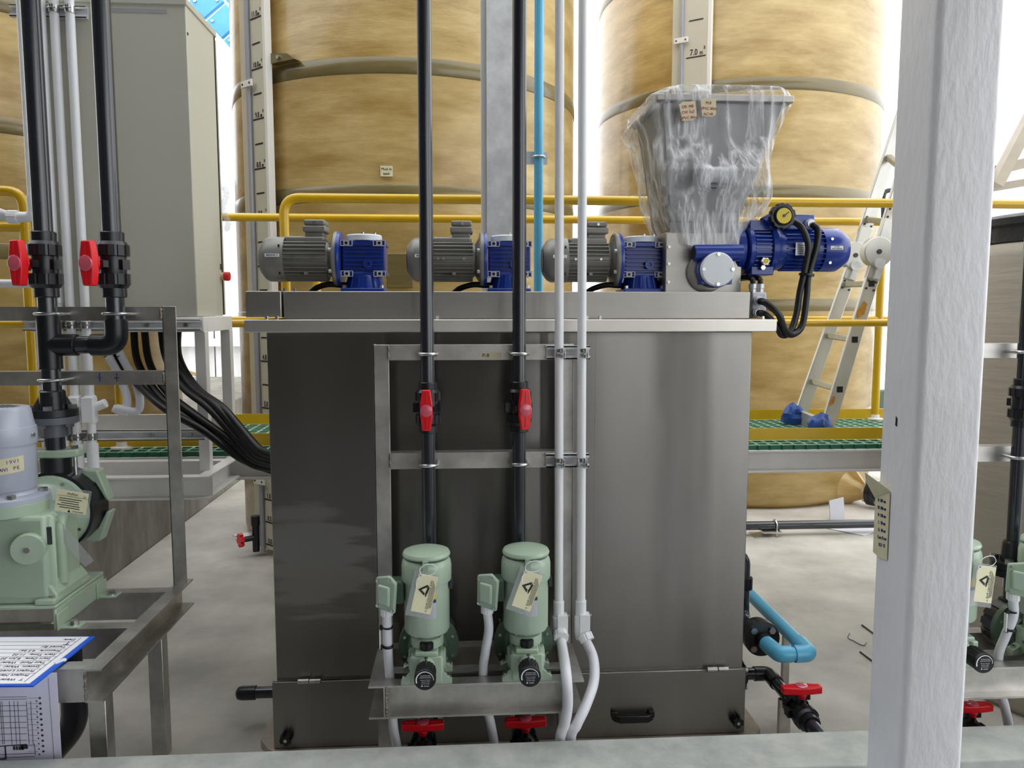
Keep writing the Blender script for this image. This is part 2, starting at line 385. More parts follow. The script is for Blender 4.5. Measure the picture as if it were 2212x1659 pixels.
# patches, stained note
q = azim(TM[0], TM[1], 1.252, -.02)
for (px, py) in ((864, 585),):
    c = W(px, py, Y=4.61); obj('patch', MB().box(c.x-.075, c.x+.075, 4.595, 4.615, c.z-.10, c.z+.10), M_band, tm, bevel=.004)
c = W(835, 370, Y=4.60); nt_ = obj('paper_note', MB().box(c.x-.035, c.x+.035, 4.595, 4.604, c.z-.03, c.z+.03), M_tape, None); tag(nt_, 'small taped paper note on the middle amber tank', 'note')
text('Mud in', .022, (c.x, 4.594, c.z+.012), X1, Z1, M_ink, nt_); text('tank', .022, (c.x, 4.594, c.z-.014), X1, Z1, M_ink, nt_)
# right tank: outlet nozzle with black flange
NPH = -.58; nn_ = V((-math.sin(NPH), -math.cos(NPH), 0)); nz = V((TR[0], TR[1], .118))+nn_*1.21
obj('nozzle', MB().lathe([(.15, 0), (.10, .06), (.065, .14), (.065, .20)], nz, nn_, 24), M_frp, tr_)
obj('nozzle_gusset', MB().prism([(0, 0), (.17, 0), (0, .20)], nz+Z1*.05, nn_, Z1, nn_.cross(Z1)*.02), M_frp, tr_)
fl = obj('flange', MB().cyl(nz+nn_*.19, nz+nn_*.225, .10, n=32), M_pvcb, tr_)
obj('flange', MB().cyl(nz+nn_*.228, nz+nn_*.262, .10, n=32), M_pvcb, tr_)
tq = nn_.cross(Z1)
for k in range(6):
    a = k*math.pi/3+.3; d = tq*(math.cos(a)*.082)+Z1*(math.sin(a)*.082); obj('bolt', MB().hexb(nz+nn_*.165+d, nn_, .014, .13), M_zinc, fl)
obj('outlet_pipe', MB().cyl(nz+nn_*.26, nz+nn_*.34, .05).cyl(nz+nn_*.32, nz+nn_*.32+V((1.6, .2, 0)), .045), M_pvc, tr_)
# lower left drain gauge boards
def gauge(label, T, R, phi, wid, z0, z1, marks, zf, tube_u, text_u, hz, clips):
    p = azim(T[0], T[1], R+.07, phi); n = (p-V((T[0], T[1], 0))).normalized(); u = Z1.cross(n).normalized()
    if u.x < 0: u = -u
    t = thing('level_gauge', label, 'gauge', (p.x, p.y, z0))
    def at(a, z, d=0): return p+u*a+Z1*z+n*d
    h = wid/2
    obj('board', MB().obox(at(0, (z0+z1)/2), u, n, Z1, h, .012, (z1-z0)/2), M_board, t)
    obj('edge_strip', MB().obox(at(h+.012, (z0+z1)/2, -.01), u, n, Z1, .014, .022, (z1-z0)/2), M_boardw, t)
    obj('bracket', MB().obox(at(0, z1*.6, -.045), u, n, Z1, h*.5, .04, .05), M_boardw, t)
    obj('bracket', MB().obox(at(0, z0+.25, -.045), u, n, Z1, h*.5, .04, .05), M_boardw, t)
    obj('gauge_tube', MB().cyl(at(tube_u, z0-.02, .028), at(tube_u, z1, .028), .014, n=14), M_tubeg, t)
    for z in clips:
        cl = obj('tube_clip', MB().obox(at(tube_u, z, .04), u, n, Z1, .055, .006, .02), M_boardw, t, bevel=.002)
        for s in (-1, 1): obj('screw', MB().cyl(at(tube_u+s*.036, z, .046), at(tube_u+s*.036, z, .049), .006, n=8), M_ink, cl)
    for (num, lab) in marks:
        z = zf(num)
        if lab:
            obj('mark_line', MB().obox(at(text_u, z, .013), u, n, Z1, hz*1.25, .0015, .004), M_ink, t)
            text(lab, hz*1.05, at(text_u-hz*.28, z+hz*.55, .0135), u, Z1, M_ink, t, sx=.78, bold=.0008)
            text('m', hz*.75, at(text_u+hz*.68, z+hz*.42, .0135), u, Z1, M_ink, t, sx=.75, bold=.0008)
            text('3', hz*.5, at(text_u+hz*1.08, z+hz*.95, .0135), u, Z1, M_ink, t, sx=.9, bold=.001)
        else:
            obj('mark_line', MB().obox(at(text_u-hz*.05, z, .013), u, n, Z1, hz*.9, .0015, .004), M_ink, t)
    return t, at
def zmid(n):
    a = W(552, 40, Y=4.83).z; b = W(592, 1177, Y=4.83).z
    return b+(a-b)*n/11.0
marks = [(i, '%d.0' % i) for i in range(0, 13)]+[(i+.5, None) for i in range(1, 12)]+[(.5, '0.5')]
g1, at1 = gauge('grey level board with clear tube on the middle amber tank', TM, 1.21, .73, .23, .05, 4.2, marks, zmid, -.014, .056, .043, (zmid(9.72), zmid(5.2), zmid(1.4)))
# small drain valve with red star handle under the gauge tube
dv = at1(-.055, .10, .05)
d_ = obj('drain_valve', MB().cyl(dv-Z1*.07, dv+Z1*.14, .022).cyl(dv+Z1*.10, dv+Z1*.16, .027).cyl(dv+V((0,0,.02)), dv+V((-.07,-.05,.02)), .018), M_pvcb, g1)
obj('drain_handle', MB().gear(dv+V((-.07,-.05,.02)), V((-.8,-.6,0)), .022, .045, .030, 6), M_red, d_)
def zr(n):
    a = W(1502, 123, Y=5.88).z; b = W(1500, 43, Y=5.88).z
    return a+(b-a)*(n-7)*2
g2, at2 = gauge('grey level board with clear tube on the tank behind the hopper', TR, 1.22, .60, .27, 1.2, 4.7, [(6, '6.0'), (6.5, None), (7, '7.0'), (7.5, None), (8, '8.0')], zr, -.058, .050, .060, (W(1475, 84, Y=5.88).z, 2.0))

# white plate lying on the floor, leaning plate, floor pipe
c = W(545, 1155, Z=.0)
pl = obj('floor_plate', MB().prism([(-.13, -.02), (0, -.11), (.2, .02), (.05, .10)], c+Z1*.001, X1, Y1, Z1*.006), M_paper); tag(pl, 'thin white plate lying on the floor left of the steel tank', 'plate')
a = W(1812, 1130, Z=0.0)
lp = obj('leaning_plate', MB().prism([(-.05, 0), (.06, 0), (.06, .17), (-.05, .145)], V((a.x+.02, 5.45, .0)), X1, V((0, .18, .98)), V((0, -.012, 0))), M_jbox); tag(lp, 'grey steel plate leaning against the foot of the right amber tank', 'plate')
c = W(1845, 1146, Z=0)
pl2 = obj('floor_plate', MB().prism([(-.20, .08), (0, -.14), (.26, .06), (.05, .16)], c+Z1*.001, X1, Y1, Z1*.005), M_jbox); tag(pl2, 'thin dark plate lying on the floor behind the black floor pipe', 'plate')
fp = thing('floor_pipe', 'long black pipe running along the floor below the walkway', 'pipe', (2.0, 5.1, .13))
za = W(1655, 1135, Y=5.1).z
obj('pipe', MB().cyl((.6, 5.1, za), (4.6, 5.1, za), .030, n=20), M_pvc, fp)
ps = thing('pipe_support', 'small bent steel bracket carrying the black floor pipe', 'bracket', (W(1658, 1150, Y=5.1).x, 5.1, 0))
x = ps.location.x
obj('upright', MB().box(x-.03, x+.03, 5.12, 5.13, 0, za-.03), M_steel2, ps); obj('foot', MB().box(x-.11, x+.03, 5.03, 5.16, 0, .008), M_steel2, ps)
obj('saddle', MB().box(x-.05, x+.08, 5.04, 5.16, za-.04, za-.031), M_steel2, ps)
obj('u_bolt', MB().tube([V((x+.05, 5.065, za-.09))]+arc((x+.05, 5.1, za), -Y1, Z1, .037, 0, math.pi, 10)+[V((x+.05, 5.135, za-.09))], .006, 8), M_zinc, ps)

# ------------------------------------------------------------------ walkway with green grating
wk = thing('walkway', 'raised steel walkway with green grating and white edge beams', 'walkway', (.5, 3.9, 0))
def ibeam(mb, x0, x1, y, z0, z1, b=.05):
    mb.box(x0, x1, y-b, y+b, z1-.008, z1); mb.box(x0, x1, y-b, y+b, z0, z0+.008); mb.box(x0, x1, y-.004, y+.004, z0+.008, z1-.008); return mb
obj('edge_beam', ibeam(MB(), -4.2, 4.6, 3.5, .800, .905), M_wsteel, wk)
obj('edge_beam', ibeam(MB(), -4.2, 4.6, 4.28, .800, .905), M_wsteel, wk)
for x in (-3.9, -.2, 2.75, 4.4): obj('cross_beam', MB().box(x-.03, x+.03, 3.51, 4.27, .81, .903), M_wsteel, wk)
for (x, y) in ((-.2, 3.5), (2.75, 4.28), (4.5, 3.5), (-3.9, 4.28), (-.2, 4.28)): obj('leg', MB().box(x-.04, x+.04, y-.04, y+.04, 0 if x > -2 else .76, .80), M_wsteel, wk)
g, gd = MB(), MB()
x = -4.2
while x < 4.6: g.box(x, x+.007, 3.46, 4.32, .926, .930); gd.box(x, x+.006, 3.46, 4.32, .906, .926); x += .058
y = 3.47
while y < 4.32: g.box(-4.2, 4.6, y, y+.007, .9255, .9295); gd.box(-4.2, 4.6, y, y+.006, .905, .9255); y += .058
obj('grating', g, M_grate, wk, kind='stuff', label='square mesh grating top with sky sheen painted into its pale green')
obj('grating_ribs', gd, M_grated, wk, kind='stuff', label='grating ribs with shade below the tops painted into their dark green')

# ------------------------------------------------------------------ yellow railings
R_ = .0215
def railing(label, Y, rails, posts, toes, topbend=None):
    t = thing('railing', label, 'railing', (posts[0], Y, .952), 'yellow walkway railings')
    for (x0, x1, z) in rails: obj('rail', MB().cyl((x0, Y, z), (x1, Y, z), R_*(.82 if z < 1.8 else 1), n=18), M_yel, t)
    for x in posts:
        obj('post', MB().cyl((x, Y, .930), (x, Y, 2.03), R_, n=18), M_yel, t); obj('post_foot', MB().lathe([(.05, 0), (.05, .008), (.026, .012), (.024, .03)], (x, Y, .930), Z1, 18), M_wsteel, t)
    for (x0, x1) in toes: obj('toe_board', MB().box(x0, x1, Y-.004, Y+.004, .936, .992), M_yel, t)
    if topbend:
        for pts in topbend: obj('bent_rail', MB().tube(bend(pts, .075, 8), R_, 18), M_yel, t)
    return t
railing('yellow front railing of the walkway behind the steel tank, its end bent down', 3.56, [(-1.06, 4.5, 1.495)], [1.1, 3.0], [(-1.06, 4.5)], [[(-.80, 3.56, .93), (-.80, 3.56, 2.056), (4.5, 3.56, 2.056)]])
xl = W(60, 600, Y=3.56).x
railing('yellow bent railing end behind the black pipes at far left', 3.56, [(-4.1, xl, 1.495), (-4.1, xl, 1.92)], [-2.9, W(258, 830, Y=3.56).x], [(-4.1, -1.06)], [[(-4.1, 3.56, 2.075), (xl, 3.56, 2.075), (xl, 3.56, .93)]])
railing('yellow rear railing of the walkway in front of the amber tanks', 4.25, [(-1.5, 4.5, 2.05), (-4.1, 4.5, 1.505)], [-.79, .325, 2.36, 4.3], [(-4.1, 4.5)])

# ------------------------------------------------------------------ galvanised column and blue riser
gc = thing('steel_column', 'grey galvanised steel column rising behind the mixers', 'column', (.157, 3.38, 0))
mb = MB(); mb.box(.102, .212, 3.33, 3.338, 0, 5.6); mb.box(.102, .212, 3.432, 3.44, 0, 5.6); mb.box(.152, .162, 3.338, 3.432, 0, 5.6)
obj('section', mb, M_galv, gc)
obj('white_strip', MB().box(.080, .101, 3.37, 3.43, 0, 5.6), M_white, gc)
obj('bracket_plate', MB().box(.205, .362, 3.345, 3.353, 2.175, 2.228), M_galv, gc)
obj('weld', MB().box(.205, .216, 3.334, 3.346, 2.18, 2.225), M_weld, gc)
br = thing('blue_riser_pipe', 'light blue pipe rising beside the grey steel column', 'pipe', (.322, 3.318, 0))
obj('pipe', MB().cyl((.322, 3.318, 0.0), (.322, 3.318, 5.5), .0195, n=20), M_lblue, br)
obj('u_bolt', MB().tube(arc((.322, 3.318, 2.2), X1, -Y1, .026, -.35, math.pi+.35, 14), .005, 8), M_zinc, br)

# ------------------------------------------------------------------ foreground white column with taped note
wc = thing('white_column', 'white painted square steel column in the right foreground', 'column', (1.06, 1.675, 0))
n = 5; r = .017; P = []
for (cx, cy, a0) in ((1.135-r, 1.75-r, 0), (.985+r, 1.75-r, math.pi/2), (.985+r, 1.6+r, math.pi), (1.135-r, 1.6+r, 1.5*math.pi)):
    for i in range(n+1): P.append((cx+r*math.cos(a0+math.pi/2*i/n), cy+r*math.sin(a0+math.pi/2*i/n)))
obj('shaft', MB().prism(P, (0,0,0), X1, Y1, Z1*5.6), M_wpaint, wc)
obj('base_plate', MB().box(.92, 1.20, 1.53, 1.82, 0, .014), M_wpaint, wc)
obj('paint_chip', MB().prism([(-.004,-.010),(.003,-.012),(.004,.006),(-.003,.012)], (.9849, 1.68, W(1956, 915, X=.985).z), -Y1, Z1, V((-.0006,0,0))), M_ink, wc)
def cpt(px, py): q = W(px, py, X=.984); return q
a, b, c_, d_ = cpt(1892, 1075), cpt(1924, 1062), cpt(1917, 1210), cpt(1887, 1192)
nt2 = thing('tape_note', 'curling strip of masking tape with handwriting on the white column', 'note', (.984, 1.68, a.z-.2))
mb = MB(); K = [a, b, c_, W(1902, 1206, X=.984), d_]
mb.add([p-X1*.0006 for p in K]+[p-X1*.0018 for p in K], [(0,1,2,3,4), (9,8,7,6,5)]+[(i, i+5, (i+1)%5+5, (i+1)%5) for i in range(5)]); obj('strip', mb, M_tape, nt2)
e0, e1 = cpt(1890, 1020), cpt(1924, 1058); mb = MB()
K2 = [a+V((0,0,.0)), b, e1+V((-.004,0,.002)), e0+V((-.022,.0,0)), cpt(1889, 1040)+V((-.018,0,0))]
mb.add([p-X1*.002 for p in K2]+[p-X1*.0032 for p in K2], [(0,1,2,3,4), (9,8,7,6,5)]+[(i, i+5, (i+1)%5+5, (i+1)%5) for i in range(5)]); obj('curled_end', mb, M_tape, nt2)
for i, s in enumerate(('H  187 cm', 'HL 180 cm', 'M  120 cm', 'L   50 cm', 'LL  40 cm', 'Com 35 cm', 'SCU  TE')):
    p = (cpt(1893+0, 1078+16*i)+cpt(1921, 1086+16*i))/2
    text(s, .011, p-X1*.0024, (cpt(1921, 1086+16*i)-cpt(1893, 1078+16*i)), Z1, M_inkb, nt2, sx=.72)

# ------------------------------------------------------------------ grey plastic tank with black lid, right
pt = thing('plastic_tank', 'grey round plastic tank with black lid at the right edge', 'tank', (2.50, 2.93, 0))
obj('shell', MB().lathe([(.43, 0), (.45, .03), (.45, 1.76), (.44, 1.80), (.41, 1.82)], (2.50, 2.93, 0), Z1, 64), M_pe, pt, sharp=50)
obj('lid', MB().lathe([(.43, 1.815), (.43, 1.87), (.445, 1.88), (.445, 1.905), (.42, 1.92), (.2, 1.94)], (2.50, 2.93, 0), Z1, 64), M_sealant, pt, sharp=50)
# far steel truss right
M_truss = mat('beige_truss_paint', (150,141,126), .5, 0, var=.06)
st = thing('steel_truss', 'beige steel truss beams beyond the white column', 'truss', (6.2, 9, 0))
def wb_(p, q, t=.14): return MB().bar(p, q, t, t)
obj('diagonal', wb_(W(2150, 400, Y=9), W(2260, 190, Y=9), .13), M_truss, st)
obj('beam', wb_(W(2060, 392, Y=9.2), W(2300, 330, Y=9.2), .12), M_truss, st)
obj('beam', wb_(W(2060, 420, Y=9.3), W(2300, 380, Y=9.3), .09), M_truss, st)
for px in (2100, 2300): q = W(px, 400, Y=9.1); obj('post', MB().box(q.x-.08, q.x+.08, 9.02, 9.18, 0, q.z+.05), M_truss, st)
hp = obj('vent_pipe', MB().tube(bend([W(1908, 470, Y=8.8), W(1908, 412, Y=8.8), W(1980, 408, Y=8.8)], .08), .028, 12).cyl(W(1908, 466, Y=8.8), V((W(1908, 466, Y=8.8).x, 8.8, 0)), .028), M_pvcb); tag(hp, 'thin black bent pipe standing behind the ladder', 'pipe')
gb = thing('green_unit', 'small dark green machine glimpsed beyond the railing post', 'machine', (W(1877, 865, Y=8).x, 8, 0))
c = gb.location; zt = W(1877, 840, Y=8).z
obj('housing', MB().box(c.x-.16, c.x+.16, 7.9, 8.2, zt-.35, zt), M_greend, gb, bevel=.02); obj('cap', MB().cyl((c.x, 8.05, zt), (c.x, 8.05, zt+.06), .09), M_greend, gb)
obj('pedestal', MB().box(c.x-.12, c.x+.12, 7.95, 8.15, 0, zt-.35), M_wallc, gb)

# ================================================================== stainless polymer tank
tk = thing('steel_tank', 'large brushed stainless steel tank in the middle with flat overhanging lid', 'tank', (.17, 2.95, 0))
TX0, TX1, TY0, TY1 = -.655, .998, 2.61, 3.25
obj('body', MB().box(TX0, TX1, TY0, TY1, .03, 1.48), M_steel, tk, bevel=.003)
for x in (-.104, .453): obj('seam', MB().box(x-.0025, x+.0025, TY0-.0015, TY0, .275, 1.478), M_steel, tk)
obj('lid', MB().box(-.71, 1.06, 2.55, 3.32, 1.481, 1.523), M_lid, tk, bevel=.003)
dk = obj('top_channel', MB().box(-.60, .993, 2.625, 3.16, 1.5235, 1.617), M_steeld, tk, bevel=.003)
obj('channel_end', MB().box(-.722, -.605, 2.615, 3.16, 1.530, 1.617), M_steeld, tk, bevel=.003)
for (px, py, Y) in ((576, 692, 2.58), (940, 690, 2.58), (944, 683, 2.61), (1268, 683, 2.61), (1296, 688, 2.58), (598, 683, 2.6)):
    c = W(px, py, Y=Y); obj('bolt', MB().hexb((c.x, c.y, 1.523), Z1, .006, .012), M_zinc, tk)
for x in (-.604, -.57, 1.03): obj('bolt', MB().hexb((x, 2.66 if x < 1 else 2.6, 1.617 if x < 1 else 1.523), Z1, .006, .010), M_zinc, tk)
pn = obj('lower_panel', MB().box(-.668, 1.006, 2.596, 2.609, .032, .272), M_steel, tk, bevel=.002)
for x in (-.539, .899):
    h = obj('hinge', MB().cyl((x-.038, 2.588, .277), (x-.002, 2.588, .277), .0095, n=14).cyl((x+.002, 2.588, .277), (x+.038, 2.588, .277), .0085, n=14), M_steel2, pn)
for (x, z) in ((-.621, .077), (.972, .084)):
    k = obj('star_knob', MB().gear((x, 2.595, z), -Y1, .03, .021, .014, 5), M_black, pn); obj('stud', MB().cyl((x, 2.566, z), (x, 2.562, z), .006, n=8), M_zinc, k)
hb = MB()
hb.prism([(0, 0), (.018, .010), (.018, .032), (0, .032)], (.518, 2.596, .10), -Y1, Z1, X1*.022)
hb.prism([(0, 0), (.018, .010), (.018, .032), (0, .032)], (.650, 2.596, .10), -Y1, Z1, X1*.022)
P = [(-.077, 0), (-.07, -.018), (-.05, -.034), (.05, -.034), (.07, -.018), (.077, 0), (.055, 0), (.048, -.016), (-.048, -.016), (-.055, 0)]
hb.prism(P, (.595, 2.596, .098), X1, Y1, Z1*.026)
obj('handle', hb, M_black, pn, bevel=.003, label='black plastic pull handle')
obj('base_plate', MB().prism([(-.69, 2.60), (-.64, 2.565), (1.03, 2.565), (1.075, 2.62), (1.075, 3.2), (-.73, 3.2), (-.73, 2.66)], (0, 0, 0), X1, Y1, Z1*.03), M_baseplate, tk)
dp = obj('drain_pipe', MB().cyl((-.66, 2.78, .145), (-.80, 2.78, .145), .021, n=20), M_pvc, tk)
obj('pipe_cap', MB().lathe([(.026, 0), (.026, .05), (.022, .064), (.010, .072)], (-.775, 2.78, .145), -X1, 20), M_pvcb, dp)

# pipework on the right side of the tank
def bolts(mb, c, n, r, k, br, h, a0=0.4):
    c, n = V(c), V(n); u = n.cross(Z1 if abs(n.z) < .9 else Y1).normalized(); v = n.cross(u); out = []
    for i in range(k):
        a = a0+2*math.pi*i/k; out.append(MB().hexb(c+u*(r*math.cos(a))+v*(r*math.sin(a)), n, br, h))
    return out
bz = .36
bs = thing('blue_side_pipe', 'light blue pipe elbow with black flange beside the steel tank', 'pipe', (1.15, 2.75, 0))
obj('pipe', MB().cyl((1.2, 2.56, bz), (1.2, 3.9, bz), .0245, n=20), M_lblue, bs)
obj('pipe', MB().cyl((1.10, 2.515, bz), (1.19, 2.515, bz), .0245, n=20), M_lblue, bs)
obj('elbow', MB().tube(bend([(1.145, 2.515, bz), (1.2, 2.515, bz), (1.2, 2.60, bz)], .035), .030, 20), M_lblue, bs)
obj('elbow', MB().tube(bend([(1.132, 2.515, bz), (1.092, 2.515, bz+.0), (1.09, 2.62, bz-.01)], .04), .029, 20), M_lblue, bs)
bfl = obj('flange', MB().lathe([(.025, -.05), (.03, -.005), (.066, 0), (.066, .03), (.06, .032), (.06, .06), (.03, .062)], (1.09, 2.665, bz-.01), Y1, 32), M_pvcb, bs)
for b in bolts(None, (1.09, 2.665, bz-.01), -Y1, .048, 4, .013, .012, .78): obj('bolt', b, M_zinc, bfl)
obj('rear_pipe', MB().tube(bend([(1.09, 2.72, bz-.01), (1.09, 2.86, bz-.01), (1.09, 2.86, .60), (1.02, 2.86, .62)], .05), .022, 18), M_pvc, bs)
obj('union_nut', MB().gear((1.09, 2.86, .47), Z1, .045, .032, .029, 12), M_pvcb, bs)
obj('pipe_support', MB().box(1.188, 1.212, 3.2, 3.23, 0, bz-.024), M_steel2, bs)
obj('pipe_support', MB().box(1.188, 1.212, 2.70, 2.72, 0, bz-.024), M_steel2, bs)

# ---------------------------------------------------------------- ball valve on a straight pipe
def valve(parent, c, ax, hd, r=.0215, handle_ax=None, hs_=1.0):
    """union ball valve centred at c on the pipe axis ax, with its red lever on the side hd"""
    c, ax, hd = V(c), V(ax).normalized(), V(hd).normalized(); sd = ax.cross(hd); hx = V(handle_ax) if handle_ax else ax
    k = r/.0215
    body = obj('valve_body', MB().lathe([(.026*k, -.05*k), (.030*k, -.04*k), (.031*k, .04*k), (.026*k, .05*k)], c, ax, 24).obox(c-sd*.034*k, ax, sd, hd, .014*k, .012*k, .012*k).obox(c+sd*.034*k, ax, sd, hd, .012*k, .006*k, .012*k), M_pvcb, parent)
    for s in (-1, 1):
        obj('union_nut', MB().gear(c+ax*(s*.022*k), ax*s, .026*k, .039*k, .036*k, 11).lathe([(.037*k, .026*k), (.031*k, .035*k)], c+ax*(s*.022*k), ax*s, 24), M_pvcb, body)
        obj('socket', MB().lathe([(.028*k, .045*k), (.0285*k, .078*k), (.026*k, .08*k)], c, ax*s, 24), M_pvcb, body)
    obj('stem', MB().cyl(c+hd*.028*k, c+hd*.062*k, .013*k, n=16).obox(c+hd*.05*k, ax, sd, hd, .008*k, .026*k, .008*k), M_pvcb, body)
    L, wE, wM, t = .062*k*hs_, .0125*k, .0185*k, .022*k
    hs = hd.cross(hx).normalized()
    poly = [(-L, -wE), (-.018*k, -wM), (.018*k, -wM), (L, -wE), (L, wE), (.018*k, wM), (-.018*k, wM), (-L, wE)]
    hn = obj('handle', MB().prism(poly, c+hd*.062*k, hx, hs, hd*t).lathe([(.012*k, .042*k), (.019*k, .062*k)], c, hd, 18), M_red, body, bevel=.003*k)
    for s in (-1, 1): obj('rib', MB().obox(c+hd*(.085*k)+hx*(s*.038*k*hs_), hx, hs, hd, .016*k, .0012*k, .001*k), M_red, hn)
    obj('insert', MB().lathe([(.0185*k, 0), (.0185*k, .003*k), (.016*k, .0045*k)], c+hd*.0835*k, hd, 24), M_redc, hn, label='clear pinkish round insert')
    return body

dz = .19
db = thing('drain_line', 'black drain pipe with red ball valve beside the steel tank', 'pipe', (1.1, 2.5, 0))
ffl = obj('flange', MB().cyl((1.0, 2.72, dz), (1.016, 2.72, dz), .062, n=32).cyl((1.018, 2.72, dz), (1.036, 2.72, dz), .060, n=32).cyl((1.036, 2.72, dz), (1.05, 2.72, dz), .036, n=24), M_pvcb, db)
for b in bolts(None, (1.036, 2.72, dz), X1, .047, 4, .010, .010, .78): obj('bolt', b, M_zinc, ffl)
obj('pipe', MB().tube(bend([(1.04, 2.72, dz), (1.14, 2.72, dz), (1.14, 2.2, dz)], .05), .0225, 20), M_pvc, db)
obj('elbow', MB().tube(bend([(1.085, 2.72, dz), (1.14, 2.72, dz), (1.14, 2.64, dz)], .05), .027, 20), M_pvcb, db)
valve(db, (1.14, 2.44, dz), Y1, Z1, r=.0235, handle_ax=X1)
obj('pipe_support', MB().box(1.12, 1.16, 2.56, 2.58, 0, dz-.022), M_steel2, db)

# ================================================================== mixers
def mixer(x, label, txt):
    z0 = 1.617; y = 2.86; zc = z0+.12
    t = thing('mixer', label, 'mixer', (x, y, z0), 'mixer gear motors on the steel tank')
    def p(a, b, c): return V((x+a, y+b, z0+c))
    bf = obj('base_flange', MB().box(x-.078, x+.078, y-.078, y+.078, z0, z0+.016), M_blue, t, bevel=.004)
    for (a, b) in ((-.065, -.068), (.065, -.068)): obj('bolt', MB().hexb(p(a, b+.003, .016), Z1, .008, .010), M_zinc, bf)
    cn = MB().lathe([(.074, .014), (.062, .055), (.062, .062)], p(0, 0, 0), Z1, 28)
    for a in (-.6, -.2, .2, .6):
        d = V((math.sin(a), -math.cos(a), 0)); cn.bar(p(0, 0, .016)+d*.072, p(0, 0, .058)+d*.060, .006, .012)
    obj('base_cone', cn, M_blue, t)
    gb = MB().box(x-.074, x+.078, y-.046, y+.055, z0+.060, z0+.186)
    gb.box(x-.080, x+.083, y-.058, y+.06, z0+.060, z0+.074); gb.box(x-.080, x+.083, y-.058, y+.06, z0+.166, z0+.186)
    gear = obj('gearbox', gb, M_blue, t, bevel=.004)
    for k in range(6): obj('fin', MB().box(x-.066, x+.070, y-.0585, y-.044, z0+.082+k*.0145, z0+.086+k*.0145), M_blue, gear)
    obj('plug', MB().lathe([(.016, 0), (.016, .012), (.008, .012), (.008, .006)], p(.018, -.054, .102), -Y1, 20), M_blue, gear)
    for (a, zz) in ((-.056, .175), (.060, .175), (-.056, .067), (.060, .067)):
        q = p(a, -.0585, zz); lg = MB()
        for s in (-1, 1):
            lg.box(q.x-.022, q.x+.022, q.y-.006, q.y, q.z+s*.0095-.0012, q.z+s*.0095+.0012); lg.box(q.x+s*.0205-.0012, q.x+s*.0205+.0012, q.y-.006, q.y, q.z-.0105, q.z+.0105)
        lg.box(q.x-.010, q.x+.010, q.y-.006, q.y, q.z-.0095, q.z+.0095)
        l_ = obj('mounting_lug', lg, M_jbox, gear, label='pale bare metal lug frame'); obj('bolt_hole', MB().cyl(q-Y1*.0075, q-Y1*.0055, .0055, n=12), M_black, l_)
    cp = obj('gearbox_cap', MB().lathe([(.064, .186), (.064, .204), (.060, .208)], p(0, 0, 0), Z1, 32), M_capw, t, label='milky white round cap')
    for a in (2.3, 3.14+1.57, 5.6): obj('bolt', MB().hexb(p(.052*math.cos(a), .052*math.sin(a), .207), Z1, .006, .007), M_zinc, cp)
    obj('blue_flange', MB().lathe([(.06, -.078), (.099, -.080), (.101, -.084), (.101, -.092)], V((x, y, zc)), X1, 40), M_blue, t)
    gf = obj('motor_flange', MB().lathe([(.101, -.092), (.101, -.102), (.096, -.107), (.085, -.106), (.058, -.122), (.060, -.140)], V((x, y, zc)), X1, 40), M_mgrey, t)
    for (b, c) in ((-.085, .03), (-.08, -.045)): obj('bolt', MB().hexb(V((x-.106, y+b, zc+c)), -X1, .007, .010), M_zinc, gf)
    mo = obj('motor_body', MB().lathe([(.062, -.125), (.066, -.14), (.066, -.285)], V((x, y, zc)), X1, 32), M_mgrey, t)
    for k in range(30):
        a = 2*math.pi*k/30
        d = V((0, math.cos(a), math.sin(a))); s_ = V((0, -math.sin(a), math.cos(a)))
        if d.z > .80: continue
        obj('fin', MB().obox(V((x-.207, y, zc))+d*.071, X1, s_, d, .076, .0016, .0085), M_mgrey, mo)
    obj('top_saddle', MB().box(x-.275, x-.135, y-.045, y+.045, zc+.055, zc+.080), M_mgrey, mo, bevel=.008)
    for a in (-.255, -.236, -.163): obj('stud', MB().lathe([(.0045, 0), (.0045, .004), (.002, .004)], V((x+a, y-.079, zc)), -Y1, 10), M_zinc, mo)
    obj('earth_lug', MB().box(x-.205, x-.192, y-.074, y-.058, zc-.057, zc-.047), M_mgrey, mo)
    fc = obj('fan_cover', MB().lathe([(.0805, -.278), (.081, -.284), (.080, -.338), (.072, -.352), (.052, -.367), (.02, -.368)], V((x, y, zc)), X1, 44), M_mgrey, t)
    for (b, c) in ((-.068, .044), (-.062, -.052)): obj('slot', MB().box(x-.293, x-.288, y+b-.006, y+b+.006, zc+c-.004, zc+c+.004), M_black, fc)
    obj('fan_grille', MB().lathe([(.044, -.3682), (.044, -.3695)], V((x, y, zc)), X1, 28), M_black, fc)
    tb = obj('terminal_box', MB().box(x-.212, x-.130, y-.045, y+.045, zc+.094, zc+.118), M_mgrey, t, bevel=.006)
    obj('box_neck', MB().box(x-.205, x-.140, y-.036, y+.036, zc+.078, zc+.095), M_mgrey, tb, bevel=.004)
    obj('box_lid', MB().box(x-.208, x-.134, y-.043, y+.043, zc+.119, zc+.139), M_mgrey, tb, bevel=.006)
    obj('box_screw', MB().cyl(V((x-.168, y-.044, zc+.128)), V((x-.168, y-.0465, zc+.128)), .005, n=10), M_zinc, tb)
    obj('sticker', MB().box(x-.337, x-.287, y-.0824, y-.0802, zc+.004, zc+.015), M_label, fc)
    text(txt, .0092, (x-.312, y-.0827, zc+.0095), X1, Z1, M_inkb, fc, bold=.0001)
    obj('conduit', MB().tube(spline([p(-.20, .02, .002), p(-.175, .00, .018), p(-.13, -.02, .03), p(-.085, -.02, .028), p(-.05, .03, .03)], 8), .0105, 12), M_cable, t)
    return t
mixer(-.358, 'grey and blue mixer motor at the left end of the steel tank', 'MIXING 3')
mixer(.166, 'grey and blue mixer motor in front of the grey steel column', 'MIXING 2')
